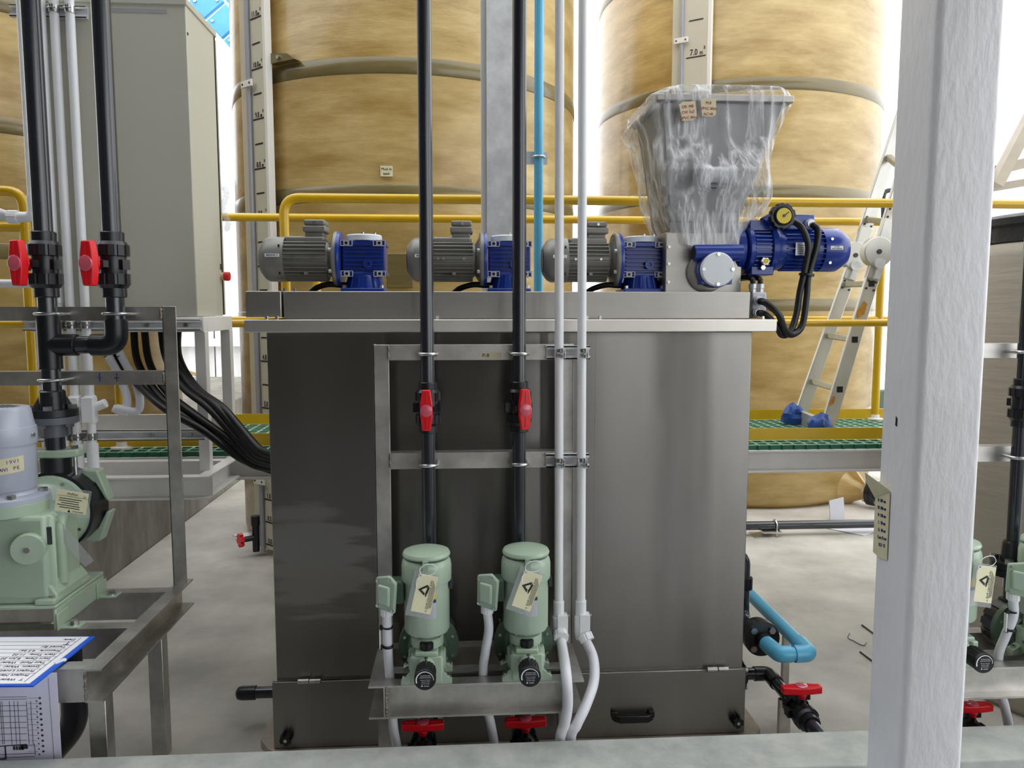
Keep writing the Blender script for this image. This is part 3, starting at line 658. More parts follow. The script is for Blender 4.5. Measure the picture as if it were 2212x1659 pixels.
mixer(.660, 'grey and blue mixer motor beside the wrapped hopper', 'MIXING 1')

# ================================================================== powder feeder with wrapped hopper
fd = thing('powder_feeder', 'stainless powder feeder with tall hopper and blue gear motor', 'feeder', (.9, 2.9, 1.617))
fb = obj('feeder_box', MB().box(.726, 1.006, 2.752, 3.08, 1.617, 1.832), M_steeld, fd, bevel=.003)
for (x, z) in ((.738, 1.72), (.738, 1.655), (1.0, 1.655), (.738, 1.78)):
    obj('screw', MB().lathe([(.0055, 0), (.0055, .004), (.003, .004)], (x, 2.752, z), -Y1, 12), M_zinc, fb)
def frustum(mb, a, b, z0, z1):
    (x0, x1, y0, y1), (X0, X1_, Y0, Y1_) = a, b
    return mb.add([(x0,y0,z0),(x1,y0,z0),(x1,y1,z0),(x0,y1,z0),(X0,Y0,z1),(X1_,Y0,z1),(X1_,Y1_,z1),(X0,Y1_,z1)],
                  [(0,3,2,1),(4,5,6,7),(0,1,5,4),(1,2,6,5),(2,3,7,6),(3,0,4,7)])
obj('hopper_throat', MB().box(.745, 1.0, 2.77, 3.05, 1.832, 1.87), M_hop, fd)
obj('hopper', frustum(MB(), (.748, .995, 2.775, 3.05), (.705, 1.150, 2.765, 3.16), 1.87, 2.29), M_hop, fd, bevel=.003)
obj('hopper_rim', MB().box(.682, 1.176, 2.742, 3.19, 2.288, 2.312), M_steeld, fd, bevel=.003)
vb = obj('vibrator', MB().lathe([(.028, 0), (.034, .004), (.034, .03), (.028, .034), (.028, .10), (.034, .104), (.034, .118)], (.84, 2.72, 2.03), X1, 24), M_galv, fd)
obj('vibrator_bracket', MB().box(.86, .94, 2.74, 2.775, 1.99, 2.07), M_hop, vb)
# worm gear in front of the box
wg = V((.893, 2.69, 1.697))
obj('flange_ring', MB().lathe([(.072, 0), (.072, .012), (.062, .018)], (.875, 2.752, 1.69), -Y1, 32), M_steel2, fd)
gm = MB().lathe([(.060, 0), (.064, .01), (.064, .055)], (.893, 2.745, 1.697), -Y1, 32)
gm.cyl((.815, 2.71, 1.757), (.99, 2.71, 1.757), .028, .030, n=24)
gm.box(.84, .95, 2.69, 2.745, 1.645, 1.75)
gh = obj('worm_housing', gm, M_blue, fd, bevel=.002)
obj('shaft_bore', MB().cyl((.8145, 2.71, 1.757), (.8135, 2.71, 1.757), .021, n=20), M_black, gh)
cw = obj('gear_cap', MB().lathe([(.060, 0), (.060, .014), (.056, .018)], (.893, 2.690, 1.697), -Y1, 40), M_capw, fd, label='milky white round gear cover')
for (a, b) in ((0, .052), (0, -.052), (-.052, 0), (.052, 0)):
    obj('screw', MB().lathe([(.0065, 0), (.0065, .007), (.0035, .007)], (.893+a, 2.675, 1.697+b), -Y1, 12), M_zinc, cw)
obj('rating_plate', MB().box(.828, .840, 2.700, 2.7025, 1.685, 1.71), M_plate, gh)
# bell, variator, motor (axis along X)
mx = V((0, 2.80, 1.775))
obj('bell_flange', MB().lathe([(.035, .945), (.058, .975), (.080, .992), (.082, 1.012), (.070, 1.022)], mx, X1, 40), M_blue, fd)
va = obj('variator', MB().lathe([(.086, 1.022), (.092, 1.026), (.092, 1.040), (.078, 1.046), (.076, 1.105), (.088, 1.110), (.090, 1.128), (.078, 1.136)], mx, X1, 44), M_blue, fd)
for k in range(9):
    z = 1.775-.058+k*.0145; r = math.sqrt(max(.0001, .082**2-(z-1.775)**2)); obj('fin', MB().box(1.046, 1.104, 2.80-r-.004, 2.80-r+.02, z-.0016, z+.0016), M_blue, va)
obj('foot', MB().box(1.035, 1.118, 2.735, 2.85, 1.68, 1.712), M_blue, va, bevel=.003)
sg = obj('sight_glass', MB().lathe([(.017, 0), (.017, .012), (.013, .016)], (1.078, 2.724, 1.728), -Y1, 6), M_zinc, va)
obj('glass', MB().cyl((1.078, 2.708, 1.728), (1.078, 2.7065, 1.728), .010, n=16), M_yelface, sg)
obj('oil_plug', MB().hexb((1.072, 2.728, 1.706), -Y1, .009, .012), M_zinc, va)
ab = obj('adjuster_boss', MB().cyl((1.09, 2.76, 1.86), (1.125, 2.76, 1.88), .03, n=20).box(1.03, 1.10, 2.74, 2.82, 1.84, 1.875), M_blue, va)
hw = MB().gear((1.128, 2.715, 1.885), -Y1, .026, .047, .043, 8)
hk = obj('handwheel', hw, M_black, fd, bevel=.003, label='black scalloped handwheel with yellow dial')
obj('wheel_hub', MB().cyl((1.128, 2.715, 1.885), (1.128, 2.77, 1.88), .018), M_black, hk)
obj('bezel', MB().lathe([(.034, 0), (.034, .006), (.030, .008), (.028, .004)], (1.128, 2.689, 1.885), -Y1, 32), M_black, hk)
obj('dial_face', MB().lathe([(.0275, 0), (.0272, .002)], (1.128, 2.6845, 1.885), -Y1, 32), M_yelface, hk)
obj('needle', MB().bar((1.124, 2.6815, 1.880), (1.144, 2.6815, 1.898), .003, .001, up=Y1).cyl((1.128, 2.686, 1.885), (1.128, 2.680, 1.885), .005, n=10), M_bplate, hk)
mm = obj('motor_body', MB().lathe([(.070, 1.136), (.074, 1.15), (.070, 1.165), (.068, 1.31)], mx, X1, 36), M_blue, fd)
for k in range(26):
    a = 2*math.pi*k/26; d = V((0, math.cos(a), math.sin(a))); s_ = V((0, -math.sin(a), math.cos(a)))
    obj('fin', MB().obox(V((1.236, 2.80, 1.775))+d*.072, X1, s_, d, .072, .0016, .006), M_blue, mm)
fcv = obj('fan_cover', MB().lathe([(.079, 1.305), (.080, 1.31), (.080, 1.352), (.079, 1.372), (.058, 1.405), (.03, 1.408)], mx, X1, 44), M_blue, fd)
for (b, c) in ((-.072, .034), (-.062, -.050)): obj('screw', MB().cyl(V((1.325, 2.80+b, 1.775+c)), V((1.325, 2.80+b-.007, 1.775+c)), .005, n=10), M_zinc, fcv)
obj('sticker', MB().box(1.318, 1.364, 2.7175, 2.7195, 1.771, 1.784), M_label, fcv)
text('C6 M03', .0058, (1.341, 2.7172, 1.7805), X1, Z1, M_ink, fcv); text('FEED POWDER', .0055, (1.341, 2.7172, 1.7745), X1, Z1, M_ink, fcv)
np_ = obj('nameplate', MB().box(1.19, 1.262, 2.720, 2.723, 1.750, 1.796), M_plate, mm)
for k in range(5): obj('print_line', MB().box(1.196, 1.222, 2.7192, 2.7202, 1.757+k*.007, 1.759+k*.007), M_bplate, np_)
tb2 = obj('terminal_box', MB().box(1.165, 1.268, 2.745, 2.85, 1.842, 1.898), M_blue, fd, bevel=.005)
obj('gland', MB().lathe([(.019, 0), (.019, .014), (.015, .016), (.014, .024)], (1.246, 2.745, 1.862), -Y1, 20), M_plate, tb2)

# ---------------------------------------------------------------- clear plastic wrap
m = bpy.data.materials.new('clear_stretch_wrap'); m.use_nodes = True; nt = m.node_tree; N, L = nt.nodes, nt.links
pb = N['Principled BSDF']; pb.inputs['Base Color'].default_value = (.86, .87, .90, 1); pb.inputs['Roughness'].default_value = .16; pb.inputs['Coat Weight'].default_value = .5
tp_ = N.new('ShaderNodeBsdfTransparent'); tp_.inputs[0].default_value = (.97, .975, .98, 1); mxs = N.new('ShaderNodeMixShader')
tc = N.new('ShaderNodeTexCoord'); mp = N.new('ShaderNodeMapping'); mp.inputs['Scale'].default_value = (1, 1, .55); mp.inputs['Rotation'].default_value = (.3, .5, .2); L.new(tc.outputs['Object'], mp.inputs[0])
def film(scale, st, rot, lo, hi, typ='RIDGED_MULTIFRACTAL'):
    mp = N.new('ShaderNodeMapping'); mp.inputs['Scale'].default_value = st; mp.inputs['Rotation'].default_value = rot; L.new(tc.outputs['Object'], mp.inputs[0])
    n = N.new('ShaderNodeTexNoise'); n.noise_type = typ; n.inputs['Scale'].default_value = scale; n.inputs['Detail'].default_value = 3; L.new(mp.outputs[0], n.inputs[0])
    if typ != 'FBM': n.inputs['Offset'].default_value = 1.0; n.inputs['Gain'].default_value = 2.0
    r = N.new('ShaderNodeMapRange'); r.inputs[1].default_value = lo; r.inputs[2].default_value = hi; L.new(n.outputs['Fac'], r.inputs[0]); return r, n
ra, n1 = film(13.0, (1, 1, .16), (0, .62, 0), 1.05, 2.1)
rb, n1b = film(17.0, (1, 1, .14), (0, -.42, .3), 1.1, 2.2)
rc_, n1c = film(3.0, (1, 1, 1), (0, 0, 0), .42, .75, 'FBM')
mm1 = N.new('ShaderNodeMath'); mm1.operation = 'MAXIMUM'; L.new(ra.outputs[0], mm1.inputs[0]); L.new(rb.outputs[0], mm1.inputs[1])
mm2 = N.new('ShaderNodeMath'); mm2.operation = 'MULTIPLY_ADD'; mm2.inputs[1].default_value = .85; mm2.inputs[2].default_value = .07; L.new(mm1.outputs[0], mm2.inputs[0])
rp = N.new('ShaderNodeMath'); rp.operation = 'MULTIPLY_ADD'; rp.inputs[1].default_value = .16; L.new(rc_.outputs[0], rp.inputs[0]); L.new(mm2.outputs[0], rp.inputs[2]); rp.use_clamp = True
bu = N.new('ShaderNodeBump'); bu.inputs['Strength'].default_value = .8; bu.inputs['Distance'].default_value = .012; L.new(mm1.outputs[0], bu.inputs['Height']); L.new(bu.outputs[0], pb.inputs['Normal'])
L.new(rp.outputs[0], mxs.inputs[0]); L.new(tp_.outputs[0], mxs.inputs[1]); L.new(pb.outputs[0], mxs.inputs[2]); L.new(mxs.outputs[0], N['Material Output'].inputs[0])
M_wrap = m
lev = [(2.362, .80, 1.10, 2.80, 3.1), (2.345, .72, 1.17, 2.75, 3.18), (2.318, .668, 1.184, 2.735, 3.20), (2.285, .664, 1.182, 2.732, 3.20), (2.25, .640, 1.165, 2.735, 3.2), (2.17, .672, 1.130, 2.735, 3.17),
       (2.09, .684, 1.095, 2.700, 3.14), (2.04, .690, 1.085, 2.676, 3.12), (1.99, .696, 1.105, 2.690, 3.12), (1.955, .704, 1.115, 2.715, 3.11), (1.90, .718, 1.085, 2.735, 3.10), (1.86, .735, 1.045, 2.738, 3.09), (1.83, .752, 1.020, 2.735, 3.085), (1.80, .765, 1.012, 2.728, 3.082)]
NP, vs, fs, rows = 132, [], [], []
zs = []
for a, b in zip(lev, lev[1:]):
    for k in range(7): t_ = k/7; zs.append(tuple(a[i]*(1-t_)+b[i]*t_ for i in range(5)))
zs.append(lev[-1])
for ri, (z, x0, x1, y0, y1) in enumerate(zs):
    for j in range(NP):
        a = 2*math.pi*j/NP; ca, sa = math.cos(a), math.sin(a)
        k = 1/max(abs(ca), abs(sa)); k = min(k, 1.27)
        cx, cy = (x0+x1)/2, (y0+y1)/2
        pnt = V((cx+ca*k*(x1-x0)/2, cy+sa*k*(y1-y0)/2, z))
        fl_ = noise.noise(V((pnt.x*7, pnt.y*7, z*5)))*.5 + noise.noise(V((pnt.x*22, pnt.y*22, z*9)))*.35 + abs(noise.noise(V((a*9, z*14, 3))))*.4
        amp = (.011 if z > 2.05 else .019) if z < 2.27 else .008
        amp *= .6 if (sa < -.6) else 1.3
        if z < 1.84: pnt.z += -.03*math.sin((pnt.x-.75)/.27*math.pi)*(1.84-z)/.04+.01*fl_ if sa < 0 else 0
        dr = V((ca, sa, 0)); pnt += dr*(amp*max(-.1, fl_)); vs.append(pnt)
m_ = len(zs)
fs = [(i*NP+j, i*NP+(j+1) % NP, (i+1)*NP+(j+1) % NP, (i+1)*NP+j) for i in range(m_-1) for j in range(NP)]
vs.append(V((.93, 2.96, 2.345))); fs += [(j, len(vs)-1, (j+1) % NP) for j in range(NP)]
wr = obj('plastic_wrap', MB().add(vs, fs), M_wrap, sharp=180); tag(wr, 'crumpled clear stretch wrap around the stainless hopper', 'plastic wrap')
def stuck_note(label, px, py, lines, tilt, wd, hg):
    c = W(px, py, Y=2.716); u = V((math.cos(tilt), 0, math.sin(tilt))); v = V((-math.sin(tilt), 0, math.cos(tilt)))
    P = [(-wd, hg*.75), (-wd*.5, hg), (wd*.95, hg*.95), (wd, -hg*.75), (wd*.5, -hg), (-wd*.75, -hg*.95)]
    o = obj('paper_note', MB().prism(P, c, u, v, V((0, -.0012, 0))), M_tape); tag(o, label, 'note')
    for i, s in enumerate(lines): text(s, .014, c+v*(hg*.45-i*.019)-Y1*.0016, u, v, M_inkr, o, sx=.95)
stuck_note('left torn paper note with red handwriting on the plastic wrap', 1486, 240, ('DB  M8', 'CW 7x7', 'UPVC 80m'), .10, .030, .033)
stuck_note('right torn paper note with red handwriting on the plastic wrap', 1530, 232, ('M.8', 'UPVC 80m', 'AC+B'), 0, .028, .032)

# ================================================================== junction box and black conduits
jb = thing('junction_box', 'pale grey junction box on the right end of the steel tank', 'junction box', (1.03, 2.69, 1.523))
obj('box', MB().box(1.012, 1.066, 2.66, 2.75, 1.525, 1.617), M_jbox, jb, bevel=.006); obj('gasket', MB().box(.998, 1.012, 2.655, 2.755, 1.525, 1.619), M_black, jb)
for (x, z) in ((1.032, 1.586), (1.028, 1.545)): obj('gland', MB().lathe([(.016, 0), (.016, .012), (.013, .014), (.012, .022)], (x, 2.66, z), -Y1, 18), M_plate, jb)
for (x, y) in ((1.025, 2.69), (1.052, 2.69)): obj('gland', MB().lathe([(.012, 0), (.012, .012), (.014, .014), (.014, .03)], (x, y, 1.617), Z1, 18), M_plate, jb)
def conduit(label, pts, r=.0105, pitch=.006, group='black corrugated conduits', mt=None, nm='corrugated_conduit'):
    return tag(obj(nm, corrugated(MB(), pts, r, pitch), mt or M_cable, sharp=60), label, 'conduit', group)
conduit('black corrugated conduit looping from the blue motor to the grey box upper gland', [(1.032, 2.640, 1.586), (1.045, 2.615, 1.578), (1.085, 2.60, 1.54), (1.115, 2.62, 1.49), (1.16, 2.66, 1.468), (1.21, 2.69, 1.50), (1.225, 2.695, 1.60), (1.232, 2.70, 1.68), (1.255, 2.70, 1.77), (1.262, 2.705, 1.835), (1.247, 2.722, 1.862)], .0125)
conduit('black corrugated conduit looping from the handwheel to the grey box lower gland', [(1.028, 2.640, 1.545), (1.05, 2.622, 1.537), (1.09, 2.625, 1.50), (1.12, 2.65, 1.468), (1.16, 2.68, 1.475), (1.19, 2.70, 1.53), (1.202, 2.70, 1.62), (1.215, 2.695, 1.70), (1.222, 2.69, 1.78), (1.195, 2.69, 1.845), (1.155, 2.715, 1.880)], .0125)
for (x, lb) in ((1.025, 'short black conduit rising from the left top gland of the grey box'), (1.052, 'short black conduit rising from the right top gland of the grey box')):
    conduit(lb, [(x, 2.69, 1.647), (x, 2.70, 1.665), (x-.01, 2.76, 1.672), (x-.06, 2.86, 1.666)], .010)
tag(obj('cable_tie', MB().lathe([(.027, 0), (.027, .008)], (1.222, 2.695, 1.676), V((.1, 0, 1)), 16), M_black), 'black cable tie binding the two motor conduits', 'cable tie')
c = W(576, 800, Y=2.9)
conduit('black conduit hanging down the left side of the steel tank', [(-.668, 2.80, 1.478), (-.674, 2.80, 1.42), (-.672, 2.80, 1.25), (-.668, 2.82, 1.10), (-.668, 2.9, 1.0)], .011)

# ================================================================== pump stands (middle and right)
def channel_x(mb, x0, x1, y, z0, z1, fw, s=1, t=.006):
    """channel along X with web at y, flanges going to y + s*fw"""
    a, b = sorted((y, y+s*fw)); mb.box(x0, x1, a, b, z1-t, z1); mb.box(x0, x1, a, b, z0, z0+t)
    a, b = sorted((y, y+s*t)); mb.box(x0, x1, a, b, z0+t, z1-t); return mb
def channel_y(mb, y0, y1, x, z0, z1, fw, s=1, t=.006):
    a, b = sorted((x, x+s*fw)); mb.box(a, b, y0, y1, z1-t, z1); mb.box(a, b, y0, y1, z0, z0+t)
    a, b = sorted((x, x+s*t)); mb.box(a, b, y0, y1, z0+t, z1-t); return mb
def angle_z(mb, x, y, z0, z1, sx, sy, w=.05, t=.005):
    a, b = sorted((x, x+sx*w)); mb.box(a, b, y, y+sy*t, z0, z1); 
    a, b = sorted((y, y+sy*w)); c, d = sorted((x, x+sx*t)); mb.box(c, d, a, b, z0, z1); return mb
def u_bolt(parent, c, r, y_plate, wire=.0055):
    P = [V((c[0]-r, y_plate+.012, c[2]))]+arc(c, -X1, -Y1, r, 0, math.pi, 14)+[V((c[0]+r, y_plate+.012, c[2]))]
    return obj('u_bolt', MB().tube(P, wire, 10), M_zinc, parent)
def pump_stand(dx, label, x0=-.286):
    t = thing('pump_stand', label, 'pump stand', (.035+dx, 2.34, 0), 'stainless pump stands')
    x0, x1 = x0+dx, .354+dx; zt, zb = .45, .348
    obj('front_channel', channel_x(MB(), x0+.05, x1-.048, 2.235, zb, zt, .042, -1), M_steel2, t)
    obj('second_channel', channel_x(MB(), x0+.05, x1-.048, 2.315, zb, zt, .045, -1), M_steel2, t)
    obj('rear_channel', channel_x(MB(), x0+.05, x1-.048, 2.445, zb, zt, .045, 1), M_steel2, t)
    obj('side_channel', channel_y(MB(), 2.192, 2.492, x0+.05, zb, zt, .05, -1), M_steel2, t)
    obj('side_channel', channel_y(MB(), 2.192, 2.492, x1-.048, zb, zt, .048, 1), M_steel2, t)
    obj('weld', MB().tube([V((x0+.052, 2.194, zb+.006+i*.0155)) for i in range(7)], [.004, .0055, .004, .0055, .0045, .0055, .004], 8), M_weld, t)
    for x in (x0+.002, x1-.05): obj('leg', MB().box(x, x+.046, 2.40, 2.446, 0, zb), M_steel2, t)
    obj('post', angle_z(MB(), x0, 2.45, zt, 1.445, 1, 1), M_steel2, t, bevel=.0015)
    obj('post', angle_z(MB(), x1, 2.45, zt, 1.445, -1, 1), M_steel2, t, bevel=.0015)
    for (za, zc) in ((1.396, 1.444), (1.047, 1.099)):
        r = obj('cross_rail', MB().box(x0+.048, x1-.002, 2.442, 2.447, za, zc).box(x0+.048, x1-.05, 2.447, 2.487, zc-.005, zc), M_steel2, t)
        obj('weld', MB().tube([V((x0+.050, 2.442, za+.004+i*.007)) for i in range(7)], [.003, .005, .0035, .005, .0035, .005, .003], 8), M_weld, r)
        for x in (-.112+dx, .173+dx): u_bolt(t, (x, 2.392, (za+zc)/2-.002), .0275, 2.442)
        zz = (za+zc)/2; s0, s1 = .262+dx, .400+dx
        sc = obj('strut_channel', MB().box(s0, s1, 2.436, 2.441, zz-.021, zz+.021).box(s0, s1, 2.414, 2.436, zz+.017, zz+.021).box(s0, s1, 2.414, 2.436, zz-.021, zz-.017)
                 .box(s0, s1, 2.414, 2.4165, zz+.010, zz+.021).box(s0, s1, 2.414, 2.4165, zz-.021, zz-.010), M_galv, t)
        for x in (.302+dx, .374+dx):
            cl = obj('pipe_clamp', MB().lathe([(.0165, -.014), (.0172, -.013), (.0172, .013), (.0165, .014)], (x, 2.392, zz), Z1, 24).box(x+.004, x+.006, 2.364, 2.378, zz-.016, zz+.016).box(x+.011, x+.013, 2.364, 2.378, zz-.016, zz+.016).box(x-.004, x+.004, 2.405, 2.416, zz-.014, zz+.014), M_zinc, sc)
            obj('clamp_screw', MB().cyl((x-.014, 2.370, zz), (x+.016, 2.370, zz), .0022, n=8).hexb((x-.001, 2.370, zz), X1, .0055, .004), M_zinc, cl)
    return t
DX = 1.65
ps1 = pump_stand(0, 'stainless pump stand in front of the steel tank')
ps2 = pump_stand(DX, 'stainless pump stand behind the white column', -.20)
# note taped on the middle stand
c = W(1060, 768, Y=2.44); tn = obj('tape_label', MB().box(c.x-.034, c.x+.034, 2.4405, 2.442, c.z-.010, c.z+.010), M_tape); tag(tn, 'torn masking tape marked P-8 on the upper rail of the middle stand', 'label')
text('P-8', .017, (c.x-.016, 2.4402, c.z), X1, Z1, M_ink, tn)

# ================================================================== dosing pump (small green)
def make_pump():
    t = thing('dosing_pump', '', 'pump', (0, 0, 0), 'small green dosing pumps')
    gx = obj('gearbox', MB().box(-.046, .046, 0, .125, .004, .086).box(-.034, .034, .0, .10, .086, .100).box(-.050, .050, .006, .02, .02, .08), M_green, t, bevel=.004)
    obj('foot_web', MB().prism([(-.075, 0), (-.075, .012), (-.044, .036), (.044, .036), (.075, .012), (.075, 0)], (0, .004, 0), X1, Z1, Y1*.016), M_green, gx)
    obj('foot_web', MB().prism([(-.075, 0), (-.075, .012), (-.044, .030), (.044, .030), (.075, .012), (.075, 0)], (0, .085, 0), X1, Z1, Y1*.03), M_green, gx)
    for (a, b) in ((-.064, .014), (.064, .014), (-.064, .10), (.064, .10)): obj('bolt', MB().hexb((a, b, .012), Z1, .008, .012), M_zinc, gx)
    for s in (-1, 1):
        sc = obj('side_cover', MB().lathe([(.034, 0), (.034, .006), (.028, .010)], (s*.046, .06, .052), X1*s, 26), M_green, gx); obj('bolt', MB().hexb((s*.056, .06, .052), X1*s, .006, .006), M_zinc, sc)
    obj('oil_cap', MB().lathe([(.020, 0), (.021, .003), (.021, .020), (.016, .024)], (0, .026, .100), Z1, 14), M_black, t)
    nk = obj('knob_neck', MB().lathe([(.024, 0), (.021, .006), (.021, .04)], (0, .0, .061), -Y1, 24), M_green, t)
    obj('lock_screw', MB().cyl((0, -.03, .079), (0, -.03, .094), .004, n=8).cyl((0, -.03, .092), (0, -.03, .097), .0065, n=10), M_zinc, nk)
    kb = obj('stroke_knob', MB().gear((0, -.036, .061), -Y1, .046, .0305, .0288, 18).lathe([(.0315, .046), (.0315, .054), (.0295, .058)], (0, -.036, .061), -Y1, 32), M_black, t)
    ar = MB()
    for i in range(18):
        a0 = math.radians(200-i*11.2); a1 = math.radians(200-(i+1)*11.2); wd = .0036-.0022*i/18
        q = [V((math.cos(a), -.0946, .061+math.sin(a)*1.0)) for a in (a0, a1)]
        def rp(a, r): return V((math.cos(a)*r, -.0944, .061+math.sin(a)*r))
        ar.add([rp(a0, .0245+wd/2), rp(a1, .0245+wd/2), rp(a1, .0245-wd/2), rp(a0, .0245-wd/2)], [(0, 1, 2, 3)])
    obj('dial_arc', ar, M_label, kb)
    for i, (s, sz) in enumerate((('CAUTION FOR', .0042), ('ADJUSTING STROKE', .0036), ('Returns of this dial', .0036), ('make 0 to 100%', .0036), ('of stroke length.', .0036), ('IWAKI', .005))):
        text(s, sz, (.0015 if i < 5 else .004, -.0945, .0735-i*.0052-(.002 if i > 1 else 0)-(.002 if i == 5 else 0)), X1, Z1, M_label, kb, th=.0001)
    obj('logo', MB().prism([(-.0028, -.002), (.0028, -.002), (0, .003)], (-.0085, -.0944, .0445), X1, Z1, V((0, -.0002, 0))), M_label, kb)
    obj('motor_foot', MB().lathe([(.049, .100), (.049, .122), (.046, .126), (.034, .128), (.032, .142)], (0, .068, 0), Z1, 32), M_green, t)
    for a in (-2.5, -.65): obj('bolt', MB().hexb((.039*math.cos(a), .068+.039*math.sin(a), .126), Z1, .007, .009), M_zinc, t)
    mt = obj('motor', MB().lathe([(.050, .138), (.064, .142), (.068, .150), (.068, .315)], (0, .068, 0), Z1, 44), M_green, t)
    obj('motor_collar', MB().lathe([(.0735, .300), (.0745, .303), (.0745, .345), (.072, .358), (.066, .366), (.05, .368)], (0, .068, 0), Z1, 44), M_green, mt)
    rc = obj('rain_cap', MB().lathe([(.064, .372), (.0705, .374), (.0715, .379), (.068, .386), (.05, .392), (.01, .394)], (0, .068, 0), Z1, 44), M_green, t)
    obj('cap_tab', MB().box(-.008, .008, -.0085, -.004, .335, .378), M_green, rc)
    obj('cap_stay', MB().cyl((0, .068, .365), (0, .068, .375), .03), M_greend, rc)
    obj('eye_bolt', MB().box(.068, .078, .045, .075, .275, .30), M_bplate, mt)
    # nameplates bent to the motor's front
    def bent(z0, z1, a0, a1, mt_, nm):
        mb = MB(); n = 6; v = []
        for i in range(n+1):
            a = a0+(a1-a0)*i/n
            for r in (.0683, .0692): v += [V((r*math.sin(a), .068-r*math.cos(a), z0)), V((r*math.sin(a), .068-r*math.cos(a), z1))]
        f = []
        for i in range(n): b = i*4; f += [(b+2, b+6, b+7, b+3), (b+1, b+5, b+4, b), (b+3, b+7, b+5, b+1), (b, b+4, b+6, b+2)]
        return obj(nm, mb.add(v, f), mt_, mt)
    bent(.20, .248, -.15, .45, M_plate, 'nameplate'); bent(.2485, .258, -.15, .45, M_bplate, 'nameplate_header'); bent(.262, .285, .1, .45, M_yelface, 'caution_sticker')
    # terminal box on the left side
    tb = obj('terminal_box_base', MB().box(-.112, -.066, .03, .085, .235, .305), M_greend, t, bevel=.006)
    P = [(-.034, -.052), (.020, -.046), (.030, .036), (.012, .056), (-.030, .044)]
    u = V((.86, -.5, 0)).normalized(); o = V((-.112, .03, .272))
    ld = obj('terminal_box_lid', MB().prism([(-.036, -.046), (.028, -.056), (.036, .036), (.012, .056), (-.034, .046)], o, u, Z1, V((-.5, -.86, 0))*.014), M_green, t, bevel=.004)
    obj('lid_bulge', MB().prism([(-.022, -.030), (.018, -.034), (.020, .026), (-.022, .03)], o+V((-.5, -.86, 0))*.012, u, Z1, V((-.5, -.86, 0))*.014), M_green, ld, bevel=.006)
    for (a, b) in ((-.028, -.038), (.024, -.046), (.016, .046), (-.026, .038)): obj('screw', MB().cyl(o+u*a+Z1*b+V((-.5, -.86, 0))*.013, o+u*a+Z1*b+V((-.5, -.86, 0))*.019, .0045, n=10), M_zinc, ld)
    # pump head behind
    hd = obj('head_disc', MB().lathe([(.055, -.02), (.062, 0), (.066, .012), (.094, .016), (.095, .034)], (0, .135, .052), Y1, 48), M_greend, t)
    for k in range(8):
        a = math.pi/8+k*math.pi/4; obj('bolt', MB().hexb((.081*math.cos(a), .151, .052+.081*math.sin(a)), -Y1, .005, .006), M_zinc, hd)
    obj('head_block', MB().gear((0, .170, .052), Y1, .05, .094, .088, 16), M_pvcb, t, label='black ribbed pump head')
    obj('head_port', MB().cyl((0, .20, .13), (0, .20, .20), .030, n=20).cyl((0, .20, -.03), (0, .20, -.09), .030, n=20), M_pvcb, t)
    return t
GP = 'small green dosing pumps'
p0 = make_pump(); p0.location = (-.115, 2.192, .45); p0['label'] = 'left green dosing pump on the stand in front of the steel tank'
dup(p0, (.184, 2.192, .45), 'right green dosing pump on the stand in front of the steel tank', GP)
dup(p0, (-.115+DX, 2.192, .45), 'green dosing pump half hidden by the white column', GP)
dup(p0, (.184+DX, 2.192, .45), 'green dosing pump cut off by the right picture edge', GP)

# tags hanging on the pumps
def pump_tag(label, x, z, tilt, y=2.168):
    t = thing('warning_tag', label, 'tag', (x, y, z), 'cream pump tags')
    c = V((x, y, z)); u = V((math.cos(tilt), 0, math.sin(tilt))); v = V((-math.sin(tilt), .10, math.cos(tilt))).normalized(); n = u.cross(v)
    obj('sleeve', MB().obox(c-u*.006-v*.004, u, v, n, .036, .065, .0006), M_sleeve, t, bevel=.0)
    obj('card', MB().obox(c, u, v, n, .0285, .055, .0009), M_card, t)
    f = c+n*.0013
    if n.y > 0: f = c-n*.0013
    # triangle mark, two nested outlines
    for r, w_ in ((.0175, .0014), (.0125, .0014)):
        K = [(-.8*r, -.35*r), (.62*r, .75*r), (.62*r, -1.0*r)]
        K = [(-1.0*r, -.1*r), (.25*r, .8*r), (.60*r, .45*r), (.28*r, -1.05*r)]
        P = [f+u*(a-.001)+v*(b+.012) for a, b in K]
        mb = MB(); Q = [P[0]+(P[3]-P[0])*.78]+P
        for a, b in zip(Q, Q[1:]): mb.bar(a, b, .0002, w_*1.5, up=v.cross(u))
        mb2 = MB()
        for a, b in zip(Q, Q[1:]):
            d = (b-a).normalized(); s = d.cross(n).normalized()
            mb2.obox((a+b)/2, d, s, n, (b-a).length/2+.0006, w_, .0003)
        obj('logo', mb2, M_ink, t)
    text('บ. อิวากิ (ประเทศไทย) จำกัด', .0085, f+u*.0135+v*(-.004), v, -u, M_ink, t, th=.0002)
    for k in range(3):
        mb = MB(); mb.obox(f+u*(.0185+k*.0035)+v*(.0-.002*k), u, v, n, .0006, .040-.004*k, .0002); obj('print_line', mb, M_bplate, t)
    obj('hole', MB().cyl(c-u*.021+v*.049-n*.0015, c-u*.021+v*.049+n*.0015, .003, n=10), M_ink, t)
    K = c-u*.021+v*.049
    obj('tie', MB().tube(spline([K, K+V((-.003, -.004, .02)), K+V((.012, -.006, .034)), K+V((.036, -.004, .034)), K+V((.045, -.004, .018)), K+V((.030, -.004, .004)), K+V((.004, -.004, .002)), K+V((-.012, -.004, -.010)), K+V((-.014, -.004, -.032))], 6), .0012, 6), M_label, t)
    return t
c = W(917, 1283, Y=2.168); pump_tag('cream warning tag hanging on the left middle pump', c.x, c.z, -.22)
c = W(1139, 1276, Y=2.168); c2 = c; pump_tag('cream warning tag hanging on the right middle pump', c.x, c.z, -.36)
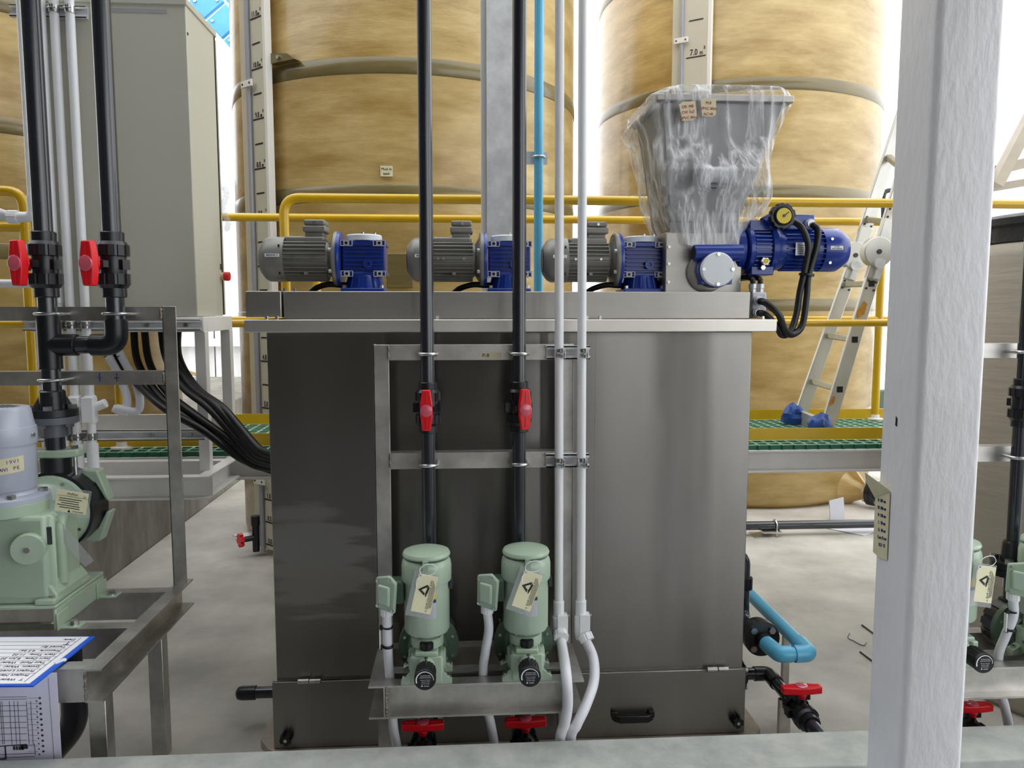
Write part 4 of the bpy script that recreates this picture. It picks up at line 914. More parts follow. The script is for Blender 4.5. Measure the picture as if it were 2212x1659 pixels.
c = W(2127, 1262, Y=2.168); pump_tag('cream warning tag on the pump behind the white column', c.x, c.z, -.16)

# ================================================================== black discharge pipes with red valves
def discharge(x, label, hdir, zt=5.5):
    t = thing('discharge_pipe', label, 'pipe', (x, 2.392, .60), 'black discharge pipes')
    zc = 1.252
    obj('pipe', MB().cyl((x, 2.392, zc+.07), (x, 2.392, zt), .0215, n=24), M_pvc, t)
    obj('pipe', MB().cyl((x, 2.392, .63), (x, 2.392, zc-.07), .0215, n=24), M_pvc, t)
    valve(t, (x, 2.392, zc), Z1, hdir)
    return t
discharge(-.112, 'black discharge pipe with red valve above the left middle pump', (-.02, -1, 0))
discharge(.173, 'black discharge pipe with red valve above the right middle pump', (.17, -1, 0))
dr_ = discharge(.173+DX, 'black discharge pipe with flange at the right picture edge', (.9, .5, 0))
x = .173+DX
ff = obj('flange', MB().cyl((x, 2.392, .700), (x, 2.392, .722), .066, n=36).cyl((x, 2.392, .676), (x, 2.392, .698), .066, n=36).lathe([(.034, .722), (.032, .78), (.026, .79)], (x, 2.392, 0), Z1, 24), M_pvcb, dr_)
for b in bolts(None, (x, 2.392, .722), Z1, .050, 4, .014, .014, .78): obj('bolt', b, M_zinc, ff)

# suction lines at floor level with red lever valves
def suction(x, label, yend):
    t = thing('suction_line', label, 'pipe', (x, 2.4, .20), 'suction lines with red levers'); z = .196
    obj('pipe', MB().cyl((x, 2.20, z), (x, yend-.01, z), .0215, n=20), M_pvc, t)
    valve(t, (x, 2.285, z), Y1, Z1, r=.0225, handle_ax=X1)
    obj('elbow', MB().tube(bend([(x, 2.24, z), (x, 2.17, z), (x, 2.17, z-.12)], .04), .026, 18), M_pvcb, t)
    fl = obj('flange', MB().cyl((x+.012, yend-.04, z), (x+.012, yend-.001, z), .064, n=32), M_pvcb, t)
    for b in bolts(None, (x+.012, yend-.04, z), -Y1, .048, 4, .014, .012, .78): obj('bolt', b, M_zinc, fl)
    obj('pipe_support', MB().box(x-.02, x+.02, 2.50, 2.52, 0, z-.02), M_steel2, t)
    return t
suction(-.133, 'left black suction pipe with red lever valve under the middle stand', 2.595)
suction(.186, 'right black suction pipe with red lever valve under the middle stand', 2.595)
suction(1.638, 'black suction pipe with red lever valve right of the white column', 2.70)

# white flexible conduits from the pump terminal boxes
def pump_hose(x, label, bow, ties, foot):
    t = thing('flexible_conduit', label, 'conduit', (x-.12, 2.235, .35), 'white flexible conduits at the pumps')
    a = V((x-.118, 2.236, .675))
    obj('connector', MB().cyl(a-Z1*.004, a+Z1*.015, .0145, n=18).gear(a-Z1*.026, Z1, .022, .019, .0175, 8), M_white, t)
    P = [a-Z1*.02, a+V((.004*bow, .004, -.08)), a+V((-.004*bow, .012, -.15)), a+V((-.014*bow+.004, .0165, -.222)), a+V((-.01*bow+.01, .0165, -.33)), a+V((foot, .03, -.40)), a+V((foot*2.0, .03, -.49)), a+V((foot*2.3, .02, -.66))]
    obj('hose', corrugated(MB(), P, .0145, .006, .0014, 12), M_whex, t, sharp=60)
    if ties:
        for zz in (-.068, -.128): 
            tie = obj('tie', MB().lathe([(.016, 0), (.0165, .002), (.0165, .004), (.016, .006)], a+V((.002, .004, zz)), Z1, 18).box(a.x-.022, a.x-.014, a.y-.008, a.y+.004, a.z+zz-.002, a.z+zz+.010), M_black, t)
        obj('wire_label', MB().obox(a+V((-.021, -.002, -.098)), X1, Y1, Z1, .0015, .006, .03), M_label, t)
    return t
pump_hose(-.115, 'white flexible conduit with black ties left of the left middle pump', 0, True, .012)
pump_hose(.184, 'white flexible conduit between the two middle pumps', 1.2, False, .012)
pump_hose(.184+DX, 'white flexible conduit with black ties at the right picture edge', 2, True, .02)

# white conduit risers with flexible tails
def riser(x, lean, label, tail, xt):
    t = thing('white_conduit', label, 'conduit', (x, 2.392, .2), 'white conduits in front of the steel tank')
    top = V((xt, 2.392, 5.5)); bot = V((x, 2.392, .60))
    obj('pipe', MB().cyl(bot, top, .0142, n=20), M_white, t)
    zf = .60
    ft = obj('tee_fitting', MB().lathe([(.0175, .02), (.0175, -.03), (.0205, -.034), (.0205, -.085), (.017, -.11)], (x, 2.392, zf), Z1, 20).obox(V((x+.010, 2.384, zf-.055)), X1, Y1, Z1, .017, .016, .034), M_white, t, bevel=.002)
    for dzz in (-.022, -.088): obj('screw', MB().cyl((x+.028, 2.37, zf+dzz), (x+.031, 2.37, zf+dzz), .004, n=8), M_zinc, ft)
    P = tail
    nut = obj('swivel_nut', MB().gear(V(P[0])+V((0, 0, .012)), (V(P[1])-V(P[0])), .022, .024, .021, 8), M_white, t)
    obj('hose', corrugated(MB(), P, .0165, .006, .0014, 12), M_whex, t, sharp=60)
    return t
riser(.302, 0, 'left white conduit with flexible tail in front of the steel tank', [(.306, 2.375, .505)]+[W(a_, b_, Y=y_) for a_, b_, y_ in ((1216, 1408, 2.31), (1221, 1440, 2.21), (1225, 1478, 2.163), (1226, 1522, 2.158), (1220, 1562, 2.158), (1210, 1605, 2.16))]+[(.285, 2.165, .05)], .280)
riser(.374, 0, 'right white conduit with flexible tail in front of the steel tank', [(.384, 2.375, .500)]+[W(a_, b_, Y=y_) for a_, b_, y_ in ((1281, 1420, 2.34), (1283, 1470, 2.27), (1266, 1522, 2.20), (1246, 1565, 2.165), (1232, 1602, 2.163))]+[(.318, 2.165, .05)], .349)

# ================================================================== ladder on the walkway
ld = thing('folding_ladder', 'folding aluminium ladder leaning on the walkway behind the railing', 'ladder', (1.9, 4.0, .952))
YA, YB = 4.12, 3.72
def stile(Y, pts):
    P = [W(px, py, Y=Y) for px, py in pts]; return P
A = stile(YA, ((1722, 932), (1851, 548), (1962, 210))); A[0].z = .932
B = stile(YB, ((1782, 938), (1902, 540), (1985, 260))); B[0].z = .932
for P in (A, B):
    s = obj('stile', MB().bar(P[0], P[1], .024, .068, up=Y1.cross(P[1]-P[0])), M_alu, ld, bevel=.004)
    obj('stile', MB().bar(P[1], P[2], .024, .068, up=Y1.cross(P[2]-P[1])), M_alu, ld, bevel=.004)
    d = (P[1]-P[0]).normalized(); sd = Y1.cross(d)
    for (a, b) in ((.02, -.2), (-.02, -.2), (.02, -.16), (-.02, -.16), (.02, .2), (-.02, .2), (.02, .16), (-.02, .16)):
        obj('rivet', MB().cyl(P[1]+d*b+sd*a-Y1*.012, P[1]+d*b+sd*a-Y1*.015, .006, n=8), M_bplate, s)
    hg = obj('hinge', MB().cyl(P[1]-Y1*.026-V((.02, 0, .01)), P[1]+Y1*.026-V((.02, 0, .01)), .074, n=32).obox(P[1]-d*.08, d, sd, Y1, .07, .034, .018).obox(P[1]+d*.08, d, sd, Y1, .07, .034, .018), M_alu, ld, bevel=.004)
    obj('hinge_pin', MB().cyl(P[1]-Y1*.027-V((.02, 0, .01)), P[1]-Y1*.031-V((.02, 0, .01)), .012, n=12), M_bplate, hg)
    obj('hinge_catch', MB().obox(P[1]-d*.10-Y1*.026+V((.01, 0, 0)), d, sd, Y1, .05, .014, .008).cyl(P[1]-d*.07-Y1*.02, P[1]-d*.07-Y1*.036, .026, n=18), M_galv, hg)
    vs_, fs_b, nu, nv = [], [], 18, 10
    for i in range(nv+1):
        for j in range(nu):
            th, ph = math.pi*i/nv, 2*math.pi*j/nu; q = V((math.sin(th)*math.cos(ph), math.sin(th)*math.sin(ph), math.cos(th)))
            rr = 1+.35*noise.noise(q*2.3+P[0]*3)+.18*noise.noise(q*6); w_ = V((q.x*.062*rr, q.y*.052*rr, max(-.034, q.z*.075*rr)))
            vs_.append(P[0]+V((-.035, -.02, .036))+w_)
    fs_b = [(i*nu+j, i*nu+(j+1) % nu, (i+1)*nu+(j+1) % nu, (i+1)*nu+j) for i in range(nv) for j in range(nu)]
    obj('foot', MB().add(vs_, fs_b), M_bag, ld, label='foot wrapped in blue plastic bag')
def lerp(a, b, t): return a+(b-a)*t
for t_ in (.25, .52, .82):
    p, q = lerp(A[0], A[1], t_), lerp(B[0], B[1], t_)
    rg = obj('rung', MB().bar(p, q, .030, .030), M_rung, ld, bevel=.006)
    obj('rung_socket', MB().obox(q-Y1*.013, X1, Z1, Y1, .015, .015, .001), M_black, rg)
for t_ in (.22, .62, .98):
    p, q = lerp(A[1], A[2], t_), lerp(B[1], B[2], t_); obj('rung', MB().bar(p, q, .030, .030), M_rung, ld, bevel=.006)
obj('foot_bar', MB().bar(lerp(A[0], A[1], .04), lerp(B[0], B[1], .04), .03, .07), M_alu, ld, bevel=.003)
for (q, s) in ((W(1862, 672, Y=YB-.0135), .045), (W(1798, 868, Y=YB-.0135), .028)):
    d = (B[1]-B[0]).normalized(); sd = Y1.cross(d)
    obj('orange_stain', MB().prism([(-.9*s, -.3*s), (-.2*s, -.55*s), (1.1*s, -.1*s), (.9*s, .35*s), (-.3*s, .35*s)], q, d, sd, V((0, -.0006, 0))), mat('orange_residue', (196, 140, 52), .5, var=.2, vscale=30), ld)

# ================================================================== control cabinet on its white stand
cb = thing('control_cabinet', 'tall beige grey control cabinet standing on a white frame', 'cabinet', (-1.36, 3.37, 1.53))
obj('body', MB().box(-1.672, -1.060, 3.155, 3.49, 1.53, 2.74), M_cab, cb, bevel=.004)
obj('top_cover', MB().box(-1.678, -1.054, 3.149, 3.51, 2.722, 2.748), M_cab, cb, bevel=.003)
obj('gasket', MB().box(-1.673, -1.0585, 3.49, 3.502, 1.535, 2.72), M_door, cb)
obj('door', MB().box(-1.672, -1.060, 3.50, 3.525, 1.535, 2.715), M_cab, cb, bevel=.003)
c = W(478, 597, X=-1.06)
es = obj('emergency_stop', MB().lathe([(.016, .012), (.019, .014), (.020, .03), (.018, .036)], (-1.06, c.y, c.z), X1, 24), M_estop, cb, label='red emergency stop button')
obj('stop_collar', MB().cyl((-1.06, c.y, c.z), (-1.046, c.y, c.z), .017, n=20), M_beige, es)
obj('stop_label', MB().box(-1.0605, -1.059, c.y-.014, c.y+.014, c.z+.028, c.z+.054), M_bplate, cb)
obj('tape_strip', MB().box(-1.40, -1.13, 3.1535, 3.155, 2.69, 2.705), M_plate, cb)
obj('screw', MB().cyl((-1.0598, 3.165, 2.62), (-1.058, 3.165, 2.62), .006, n=8), M_black, cb)
bag = obj('film_scrap', MB().tube(spline([(-1.05, 3.52, 2.10), (-1.035, 3.51, 2.06), (-1.05, 3.50, 2.0), (-1.03, 3.50, 1.94), (-1.042, 3.51, 1.90)], 6), [.003]+[.008+.006*abs(math.sin(i*1.3)) for i in range(23)]+[.003], 8), M_sleeve); tag(bag, 'scrap of clear film hanging on the cabinet door edge', 'film')

cs = thing('cabinet_stand', 'white painted steel frame under the grey cabinet', 'stand', (-1.36, 3.35, .815))
obj('top_frame', MB().box(-1.70, -1.035, 3.145, 3.195, 1.468, 1.528).box(-1.70, -1.035, 3.48, 3.53, 1.468, 1.528).box(-1.085, -1.035, 3.195, 3.48, 1.468, 1.528).box(-1.70, -1.65, 3.195, 3.48, 1.468, 1.528), M_wsteel, cs, bevel=.002)
for (x, y) in ((-1.075, 3.155), (-1.075, 3.485), (-1.69, 3.155), (-1.69, 3.485)): obj('leg', MB().box(x, x+.042, y, y+.042, .905, 1.468), M_wsteel, cs, bevel=.002)
obj('base_channel', channel_x(MB(), -1.9, -1.0, 3.08, .815, .905, .05, -1), M_wsteel, cs)
obj('base_channel', channel_y(MB(), 3.08, 3.448, -1.05, .815, .905, .05, 1), M_wsteel, cs)
obj('base_channel', channel_y(MB(), 3.08, 3.448, -1.70, .815, .905, .05, 1), M_wsteel, cs)
obj('base_channel', channel_x(MB(), -1.64, -1.05, 3.36, .815, .905, .05, 1), M_wsteel, cs)
obj('mid_rail', MB().box(-1.69, -1.04, 3.50, 3.52, 1.02, 1.09), M_wsteel, cs)
def strut_x(nm, x0, x1, y, z):
    t = obj(nm, MB().box(x0, x1, y+.018, y+.021, z-.021, z+.021).box(x0, x1, y-.0, y+.018, z+.018, z+.021).box(x0, x1, y-.0, y+.018, z-.021, z-.018).box(x0, x1, y, y+.003, z+.010, z+.021).box(x0, x1, y, y+.003, z-.021, z-.010), M_galv, cs); return t
zs1 = W(300, 702, Y=3.13).z; zs2 = W(300, 940, Y=3.13).z; zs0 = W(120, 25, Y=3.13).z
for z in (zs1, zs2):
    s = strut_x('strut_channel', -1.72, -1.04, 3.125, z)
    for x in (-1.25, -1.10): obj('bolt', MB().hexb((x, 3.142, z), -Y1, .009, .008), M_zinc, s)
s0 = strut_x('strut_channel', -1.70, -1.42, 3.125, zs0)

# white conduits in front of the cabinet
WX = (-1.645, -1.575, -1.527, -1.47)
wl = ('leftmost white conduit beside the grey cabinet edge', 'second white conduit partly behind the left black pipe', 'third white conduit running up the cabinet face', 'fourth white conduit running up the cabinet face')
for i, x in enumerate(WX):
    t = thing('wall_conduit', wl[i], 'conduit', (x, 3.108, .9), 'white conduits up the cabinet')
    zb = 1.92 if i == 0 else 1.02
    obj('pipe', MB().cyl((x, 3.108, zb), (x, 3.108, 5.5), .0165, n=20), M_white, t)
    if i == 0:
        obj('elbow', MB().tube(bend([(x, 3.108, 1.99), (x, 3.108, 1.91), (x-.08, 3.108, 1.91)], .03), .020, 18), M_white, t)
        P = [(x-.05, 3.108, 1.91), (x-.11, 3.14, 1.915), (x-.18, 3.12, 1.95), (x-.25, 3.10, 2.03), (x-.4, 3.05, 2.25)]
        obj('swivel_nut', MB().gear((x-.055, 3.108, 1.91), -X1, .035, .026, .023, 8), M_white, t)
        obj('hose', corrugated(MB(), P, .021, .007, .0014, 12), M_whex, t, sharp=60)
    else:
        for z in ((zs0, zs1, zs2) if i > 1 else (zs1, zs2)):
            cl = obj('pipe_clamp', MB().lathe([(.018, -.014), (.0192, -.013), (.0192, .013), (.018, .014)], (x, 3.108, z), Z1, 20).box(x-.002, x+.0005, 3.078, 3.092, z-.012, z+.012).box(x+.006, x+.0085, 3.078, 3.092, z-.012, z+.012), M_zinc, t)
            obj('clamp_screw', MB().cyl((x-.012, 3.084, z), (x+.016, 3.084, z), .0025, n=8), M_zinc, cl)
        if i > 1:
            obj('access_tee', MB().lathe([(.021, .02), (.021, -.09), (.024, -.09), (.024, 0)][0:2], (x, 3.108, 1.20), Z1, 18).obox(V((x, 3.10, 1.165)), X1, Y1, Z1, .022, .022, .05).cyl((x, 3.108, 1.165), (x+.06, 3.108, 1.19), .018), M_white, t, bevel=.002)
            obj('sleeve', MB().cyl((x, 3.108, .92), (x, 3.108, 1.03), .022, n=18), M_white, t)
        if i == 1: obj('access_tee', MB().obox(V((x, 3.10, 1.63)), X1, Y1, Z1, .02, .02, .05).cyl((x, 3.108, 1.55), (x, 3.108, 1.6), .019), M_white, t, bevel=.003)
dc = obj('cable_duct', MB().box(-1.60, -1.46, 3.12, 3.18, .72, .92), M_white, bevel=.01); tag(dc, 'short white duct box hanging below the white conduits', 'duct')
for (dx_, lb) in ((0, 'left curved white hose below the grey cabinet'), (.05, 'right curved white hose below the grey cabinet')):
    P = [(-1.46+dx_, 3.22, 1.46), (-1.44+dx_, 3.21, 1.38), (-1.385+dx_, 3.19, 1.28), (-1.355+dx_, 3.17, 1.20), (-1.365+dx_, 3.16, 1.15), (-1.405+dx_*.3, 3.15, 1.165)]
    h = thing('curved_hose', lb, 'hose', P[-1], 'curved white hoses'); obj('hose', corrugated(MB(), P, .0165, .006, .0012, 12), M_whex, h, sharp=60)
    obj('tie', MB().lathe([(.0175, 0), (.0175, .004)], (-1.438+dx_, 3.21, 1.37), V((.3, -.1, -1)), 16), M_black, h)
wp = obj('white_branch_pipe', MB().cyl((-2.6, 3.18, W(30, 611, Y=3.18).z), (-1.60, 3.18, W(60, 613, Y=3.18).z), .0165, n=18), M_white); tag(wp, 'horizontal white pipe at far left behind the red valve handle', 'pipe')

# black conduits sweeping from the cabinet to the tank
CAB = [((262, 690, 3.36), (250, 775, 3.30), (300, 832, 3.15), (360, 885, 3.02), (440, 930, 2.95), (520, 990, 2.90), (592, 1018, 2.88)),
       ((288, 690, 3.36), (297, 780, 3.28), (340, 850, 3.14), (400, 900, 3.02), (470, 945, 2.94), (540, 1000, 2.88), (592, 1012, 2.84)),
       ((310, 690, 3.36), (322, 780, 3.28), (360, 845, 3.13), (420, 895, 3.0), (490, 945, 2.92), (545, 990, 2.86), (592, 1004, 2.80)),
       ((346, 690, 3.36), (358, 770, 3.26), (395, 835, 3.10), (450, 880, 2.98), (505, 940, 2.90), (550, 985, 2.84), (592, 998, 2.78)),
       ((366, 690, 3.36), (372, 760, 3.27), (410, 830, 3.10), (465, 875, 2.97), (512, 930, 2.89), (555, 978, 2.82), (592, 990, 2.76)),
       ((386, 690, 3.36), (386, 770, 3.27), (425, 838, 3.09), (480, 880, 2.96), (520, 925, 2.88), (560, 970, 2.80), (592, 984, 2.74))]
ORD = ('lowest', 'second lowest', 'third lowest', 'third highest', 'second highest', 'highest')
for i, K in enumerate(CAB):
    P = [W(a, b, Y=y) for a, b, y in K]
    conduit('black corrugated conduit sweeping from cabinet to tank, %s of six' % ORD[i], P, .0155, .007)

# ================================================================== left pump stand
ls = thing('left_pump_stand', 'stainless steel pump stand at the left with open channel side', 'pump stand', (-1.5, 2.6, 0))
zt, zb = .53, .43; xr = -1.04
obj('side_channel', channel_y(MB(), 2.185, 2.935, xr-.05, zb, zt, .05, 1), M_steel2, ls)
obj('side_channel', channel_y(MB(), 2.185, 2.935, -2.1, zb, zt, .05, -1), M_steel2, ls)
for (y, s) in ((2.19, 1), (2.475, 1), (2.795, 1)): obj('cross_channel', channel_x(MB(), -2.1, xr-.05, y, zb, zt, .05, s), M_steel2, ls)
for y in (2.20, 2.62): 
    obj('leg', MB().box(xr-.052, xr-.002, y, y+.05, 0, zb), M_steel2, ls, bevel=.002); obj('leg', MB().box(-2.15, -2.10, y, y+.05, 0, zb), M_steel2, ls, bevel=.002)
obj('leg', MB().box(-2.15, -2.10, 2.88, 2.93, 0, zb), M_steel2, ls, bevel=.002)
obj('post', angle_z(MB(), xr-.05, 2.87, zt, 1.568, 1, 1), M_steel2, ls, bevel=.0015)
obj('post', angle_z(MB(), -2.15, 2.87, zt, 1.568, 1, 1), M_steel2, ls, bevel=.0015)
for (za, zc) in ((1.516, 1.566), (1.284, 1.334)):
    r = obj('cross_rail', MB().box(-2.15, xr-.05, 2.862, 2.867, za, zc).box(-2.15, xr-.05, 2.867, 2.905, zc-.005, zc), M_steel2, ls)
    obj('weld', MB().tube([V((xr-.05, 2.862, za+.004+i*.007)) for i in range(7)], [.003, .006, .004, .006, .004, .006, .003], 8), M_weld, r)
obj('pen_mark', MB().box(-1.317, -1.314, 2.8612, 2.862, 1.296, 1.328).box(-1.325, -1.306, 2.8612, 2.862, 1.311, 1.313), M_inkb, ls)
obj('pen_mark', MB().box(-1.257, -1.254, 2.8612, 2.862, 1.296, 1.328).box(-1.265, -1.246, 2.8612, 2.862, 1.308, 1.311), M_inkb, ls)
obj('weld_front', MB().tube([V((xr-.048, 2.186, zb+.006+i*.014)) for i in range(7)], [.003, .005, .003, .005, .003, .005, .003], 8), M_weld, ls)

# left black pipe run: two risers joined by a tee and elbow
lp_ = thing('twin_discharge_pipe', 'two thick black pipes with red valves joined by a tee at left', 'pipe', (-1.3, 2.80, 1.0))
XA, XB, YP, RB = -1.452, -1.222, 2.80, .031
zj = W(165, 745, Y=YP).z; zv = W(90, 572, Y=YP).z
obj('pipe', MB().cyl((XA, YP, zv+.10), (XA, YP, 5.5), RB, n=28), M_pvc, lp_)
obj('pipe', MB().cyl((XB, YP, zv+.10), (XB, YP, 5.5), RB, n=28), M_pvc, lp_)
obj('pipe', MB().cyl((XA, YP, 1.05), (XA, YP, zv-.10), RB, n=28), M_pvc, lp_)
obj('pipe', MB().cyl((XB, YP, zj+.05), (XB, YP, zv-.10), RB, n=28), M_pvc, lp_)
obj('tee', MB().cyl((XA, YP, zj-.085), (XA, YP, zj+.105), .0385, n=28).cyl((XA, YP, zj), (XA+.095, YP, zj), .0385, n=28), M_pvcb, lp_, bevel=.002)
obj('elbow', MB().tube(bend([(XB-.085, YP, zj), (XB, YP, zj), (XB, YP, zj+.09)], .06), .0385, 28), M_pvcb, lp_)
obj('link_pipe', MB().cyl((XA+.09, YP, zj), (XB-.08, YP, zj), RB, n=24), M_pvc, lp_)
for x in (XA, XB): valve(lp_, (x, YP, zv), Z1, (-.36, -1, 0), r=.0305, hs_=.86)
for (x, z) in ((XA, 1.541), (XB, 1.541), (XA, 1.309)): u_bolt(ls, (x, YP, z), .040, 2.862, .006)
zf = W(120, 897, Y=YP).z
fu = obj('upper_flange', MB().cyl((XA, YP, zf), (XA, YP, zf+.024), .080, n=40).lathe([(.044, .024), (.042, .085), (.037, .09)], (XA, YP, zf), Z1, 24), M_pvcb, lp_)
for k in range(4):
    a = k*math.pi/2+.4; d = V((math.cos(a), math.sin(a), 0)); obj('gusset', MB().prism([(.04, 0), (.065, 0), (.042, .045)], V((XA, YP, zf+.024))-d.cross(Z1)*.003, d, Z1, d.cross(Z1)*.006), M_pvcb, fu)
lf = obj('lower_flange', MB().cyl((XA, YP, zf-.026), (XA, YP, zf-.002), .080, n=40).cyl((XA, YP, zf-.075), (XA, YP, zf-.026), .044, n=28), M_grayflange, lp_, label='grey lower flange')
for b in bolts(None, (XA, YP, zf+.024), Z1, .062, 4, .016, .014, .2): obj('bolt', b, M_zinc, fu)
for b in bolts(None, (XA, YP, zf-.026), -Z1, .062, 4, .008, .04, .2): obj('bolt', b, M_zinc, lf)
for b in bolts(None, (XA, YP, zf-.026), -Z1, .062, 4, .015, .013, .2): obj('nut', b, M_zinc, lf)
obj('pipe', MB().cyl((XA, YP, 1.0), (XA, YP, zf-.07), .033, n=24), M_pvc, lp_)

# big green pump
bp2 = thing('large_dosing_pump', 'large pale green dosing pump with grey motor at the left edge', 'pump', (-1.46, 2.6, .53))
MX, MY = -1.462, 2.58
bs_ = MB()
bs_.box(MX-.15, MX+.155, 2.47, 2.80, .600, .612); bs_.box(MX+.143, MX+.155, 2.47, 2.80, .530, .600); bs_.box(MX-.15, MX-.138, 2.47, 2.80, .530, .600)
bb = obj('base_bracket', bs_, M_green, bp2, bevel=.004)
for y in (2.475, 2.745):
    obj('foot_tab', MB().box(MX+.155, MX+.218, y, y+.05, .530, .537).box(MX+.155, MX+.161, y-.01, y+.06, .53, .585), M_green, bb, bevel=.002)
    obj('bolt', MB().cyl((MX+.192, y+.025, .537), (MX+.192, y+.025, .541), .017, n=16).hexb((MX+.192, y+.025, .541), Z1, .012, .010), M_zinc, bb)
gx = obj('gearbox', MB().box(MX-.14, MX+.128, 2.485, 2.70, .625, .90).box(MX-.15, MX+.142, 2.50, 2.53, .64, .90), M_green, bp2, bevel=.022)
obj('gearbox_skirt', MB().prism([(-.15, 0), (.150, 0), (.150, .03), (.128, .06), (-.14, .06), (-.15, .03)], (MX, 2.49, .612), X1, Z1, Y1*.21), M_green, gx, bevel=.006)
for (a, y) in ((.122, 2.50), (.122, 2.68)):
    obj('foot_pad', MB().box(MX+a-.035, MX+a+.03, y-.03, y+.03, .612, .632), M_green, gx, bevel=.006); obj('bolt', MB().hexb((MX+a+.008, y, .632), Z1, .012, .012), M_zinc, gx)
obj('side_ridge', MB().tube(bend([(MX+.135, 2.56, .66), (MX+.135, 2.56, .87), (MX+.130, 2.66, .91)], .04), .018, 14), M_green, gx)
for z in (.665, .87): obj('boss', MB().lathe([(.022, -.03), (.022, .004), (.014, .012)], (MX+.112, 2.515, z), -Y1, 18), M_green, gx)
cv = obj('round_cover', MB().lathe([(.050, 0), (.050, .02), (.047, .026)], (MX+.078, 2.482, .80), V((.25, -1, 0)), 32), M_green, gx)
obj('cover_bolt', MB().hexb(V((MX+.084, 2.457, .80)), V((.25, -1, 0)).normalized(), .010, .008), M_zinc, cv)
obj('nameplate', MB().box(MX+.112, MX+.140, 2.495, 2.4995, .805, .862), M_bplate, gx)
MO = MX-.036
fl2 = obj('gearbox_flange', MB().cyl((MO, MY, .895), (MO, MY, .935), .125, n=48), M_green, bp2, bevel=.003)
mf = obj('motor_flange', MB().lathe([(.124, .935), (.124, .95), (.118, .954), (.09, .958), (.078, .972), (.076, .985)], (MO, MY, 0), Z1, 48), M_gmot, bp2, label='grey motor flange')
for a in (-2.2, -.95, .3, 1.6): obj('bolt', MB().hexb((MO+.103*math.cos(a), MY+.103*math.sin(a), .953), Z1, .014, .013), M_zinc, mf)
lm = obj('motor', MB().lathe([(.084, .972), (.088, .978), (.090, 1.145)], (MO, MY, 0), Z1, 48), M_gmot, bp2, label='pale grey electric motor')
obj('motor_collar', MB().lathe([(.094, 1.120), (.095, 1.124), (.095, 1.160), (.093, 1.176), (.089, 1.178), (.080, 1.232), (.076, 1.24), (.06, 1.243)], (MO, MY, 0), Z1, 48), M_gmot, lm)
for k in range(9): obj('vent_slot', MB().obox(V((MO-.048+k*.012, MY-.01, 1.2432)), X1, Y1, Z1, .003, .045-abs(k-4)*.006, .0006), M_bplate, lm)
obj('collar_screw', MB().cyl((MO+.095, MY-.01, 1.15), (MO+.101, MY-.01, 1.15), .007, n=10), M_zinc, lm)
tpz = 1.055; mb = MB(); vv = []; n = 8; a0, a1 = -.40, 1.10
for i in range(n+1):
    a = a0+(a1-a0)*i/n
    for r in (.0893, .0905): vv += [V((MO+r*math.sin(a), MY-r*math.cos(a), tpz-.028+.012*i/n)), V((MO+r*math.sin(a), MY-r*math.cos(a), tpz+.022+.012*i/n))]
ff_ = []
for i in range(n): b = i*4; ff_ += [(b+2, b+6, b+7, b+3), (b+1, b+5, b+4, b), (b+3, b+7, b+5, b+1), (b, b+4, b+6, b+2)]
ff_ += [(0, 2, 3, 1), (n*4, n*4+1, n*4+3, n*4+2)]
ts = obj('tape_label', mb.add(vv, ff_), M_tape, lm)
def ring_text(s, ang, z, sz):
    for i, ch in enumerate(s):
        a = ang+i*sz*.62/.0905
        if ch != ' ': text(ch, sz, (MO+.0908*math.sin(a), MY-.0908*math.cos(a), z+.012*(a+.40)/1.50), V((math.cos(a), math.sin(a), .1)), Z1, M_inkb, ts, th=.0002)
ring_text('A2/19C1 19V1', -.34, tpz+.008, .0165); ring_text('19W1 PE', .22, tpz-.014, .0165)
# head with valves
HX, HY, HZ = XA, 2.72, .845
hd2 = obj('head_disc', MB().lathe([(.08, -.05), (.105, 0), (.112, .006), (.130, .010), (.132, .03)], (HX, HY, HZ), Y1, 56), M_green, bp2)
for k in range(8): a = k*math.pi/4+.3; obj('bolt', MB().hexb((HX+.119*math.cos(a), HY+.009, HZ+.119*math.sin(a)), -Y1, .006, .006), M_zinc, hd2)
obj('head_block', MB().lathe([(.132, .03), (.142, .034), (.142, .15), (.13, .155)], (HX, HY, HZ), Y1, 56), M_pvcb, bp2, label='black pump head')
obj('gear_neck', MB().cyl((HX, 2.69, HZ-.03), (HX, 2.74, HZ-.03), .075), M_green, gx)
obj('valve_chamber', MB().cyl((HX, YP, HZ+.13), (HX, YP, 1.035), .050, n=28), M_pvcb, bp2)
obj('valve_chamber', MB().cyl((HX, YP, HZ-.13), (HX, YP, HZ-.24), .050, n=28), M_pvcb, bp2)
def clamp(z, s):
    o = obj('valve_clamp', MB().prism([(-.085, -.04), (.03, -.045), (.085, -.018), (.09, .018), (.03, .045), (-.085, .04)], (HX, YP, z), X1, Y1, Z1*(.028)), M_green, bp2, bevel=.006)
    obj('bolt', MB().hexb((HX+.066, YP, z+.028), Z1, .013, .012), M_zinc, o)
    obj('tie_rod', MB().cyl((HX+.066, YP, z), (HX+.066, YP, z-s*.07), .007, n=10), M_zinc, o)
    return o
clamp(1.035, 1)
for s in (1, -1):
    P = [(.045, .085), (.075, .135), (.125, .13), (.165, .02), (.150, .02), (.115, .085), (.075, .09)]
    obj('clamp_arm', MB().prism([(a, b*s) for a, b in P], (HX, YP+.03, HZ), X1, Z1, Y1*.05), M_green, bp2, bevel=.006)
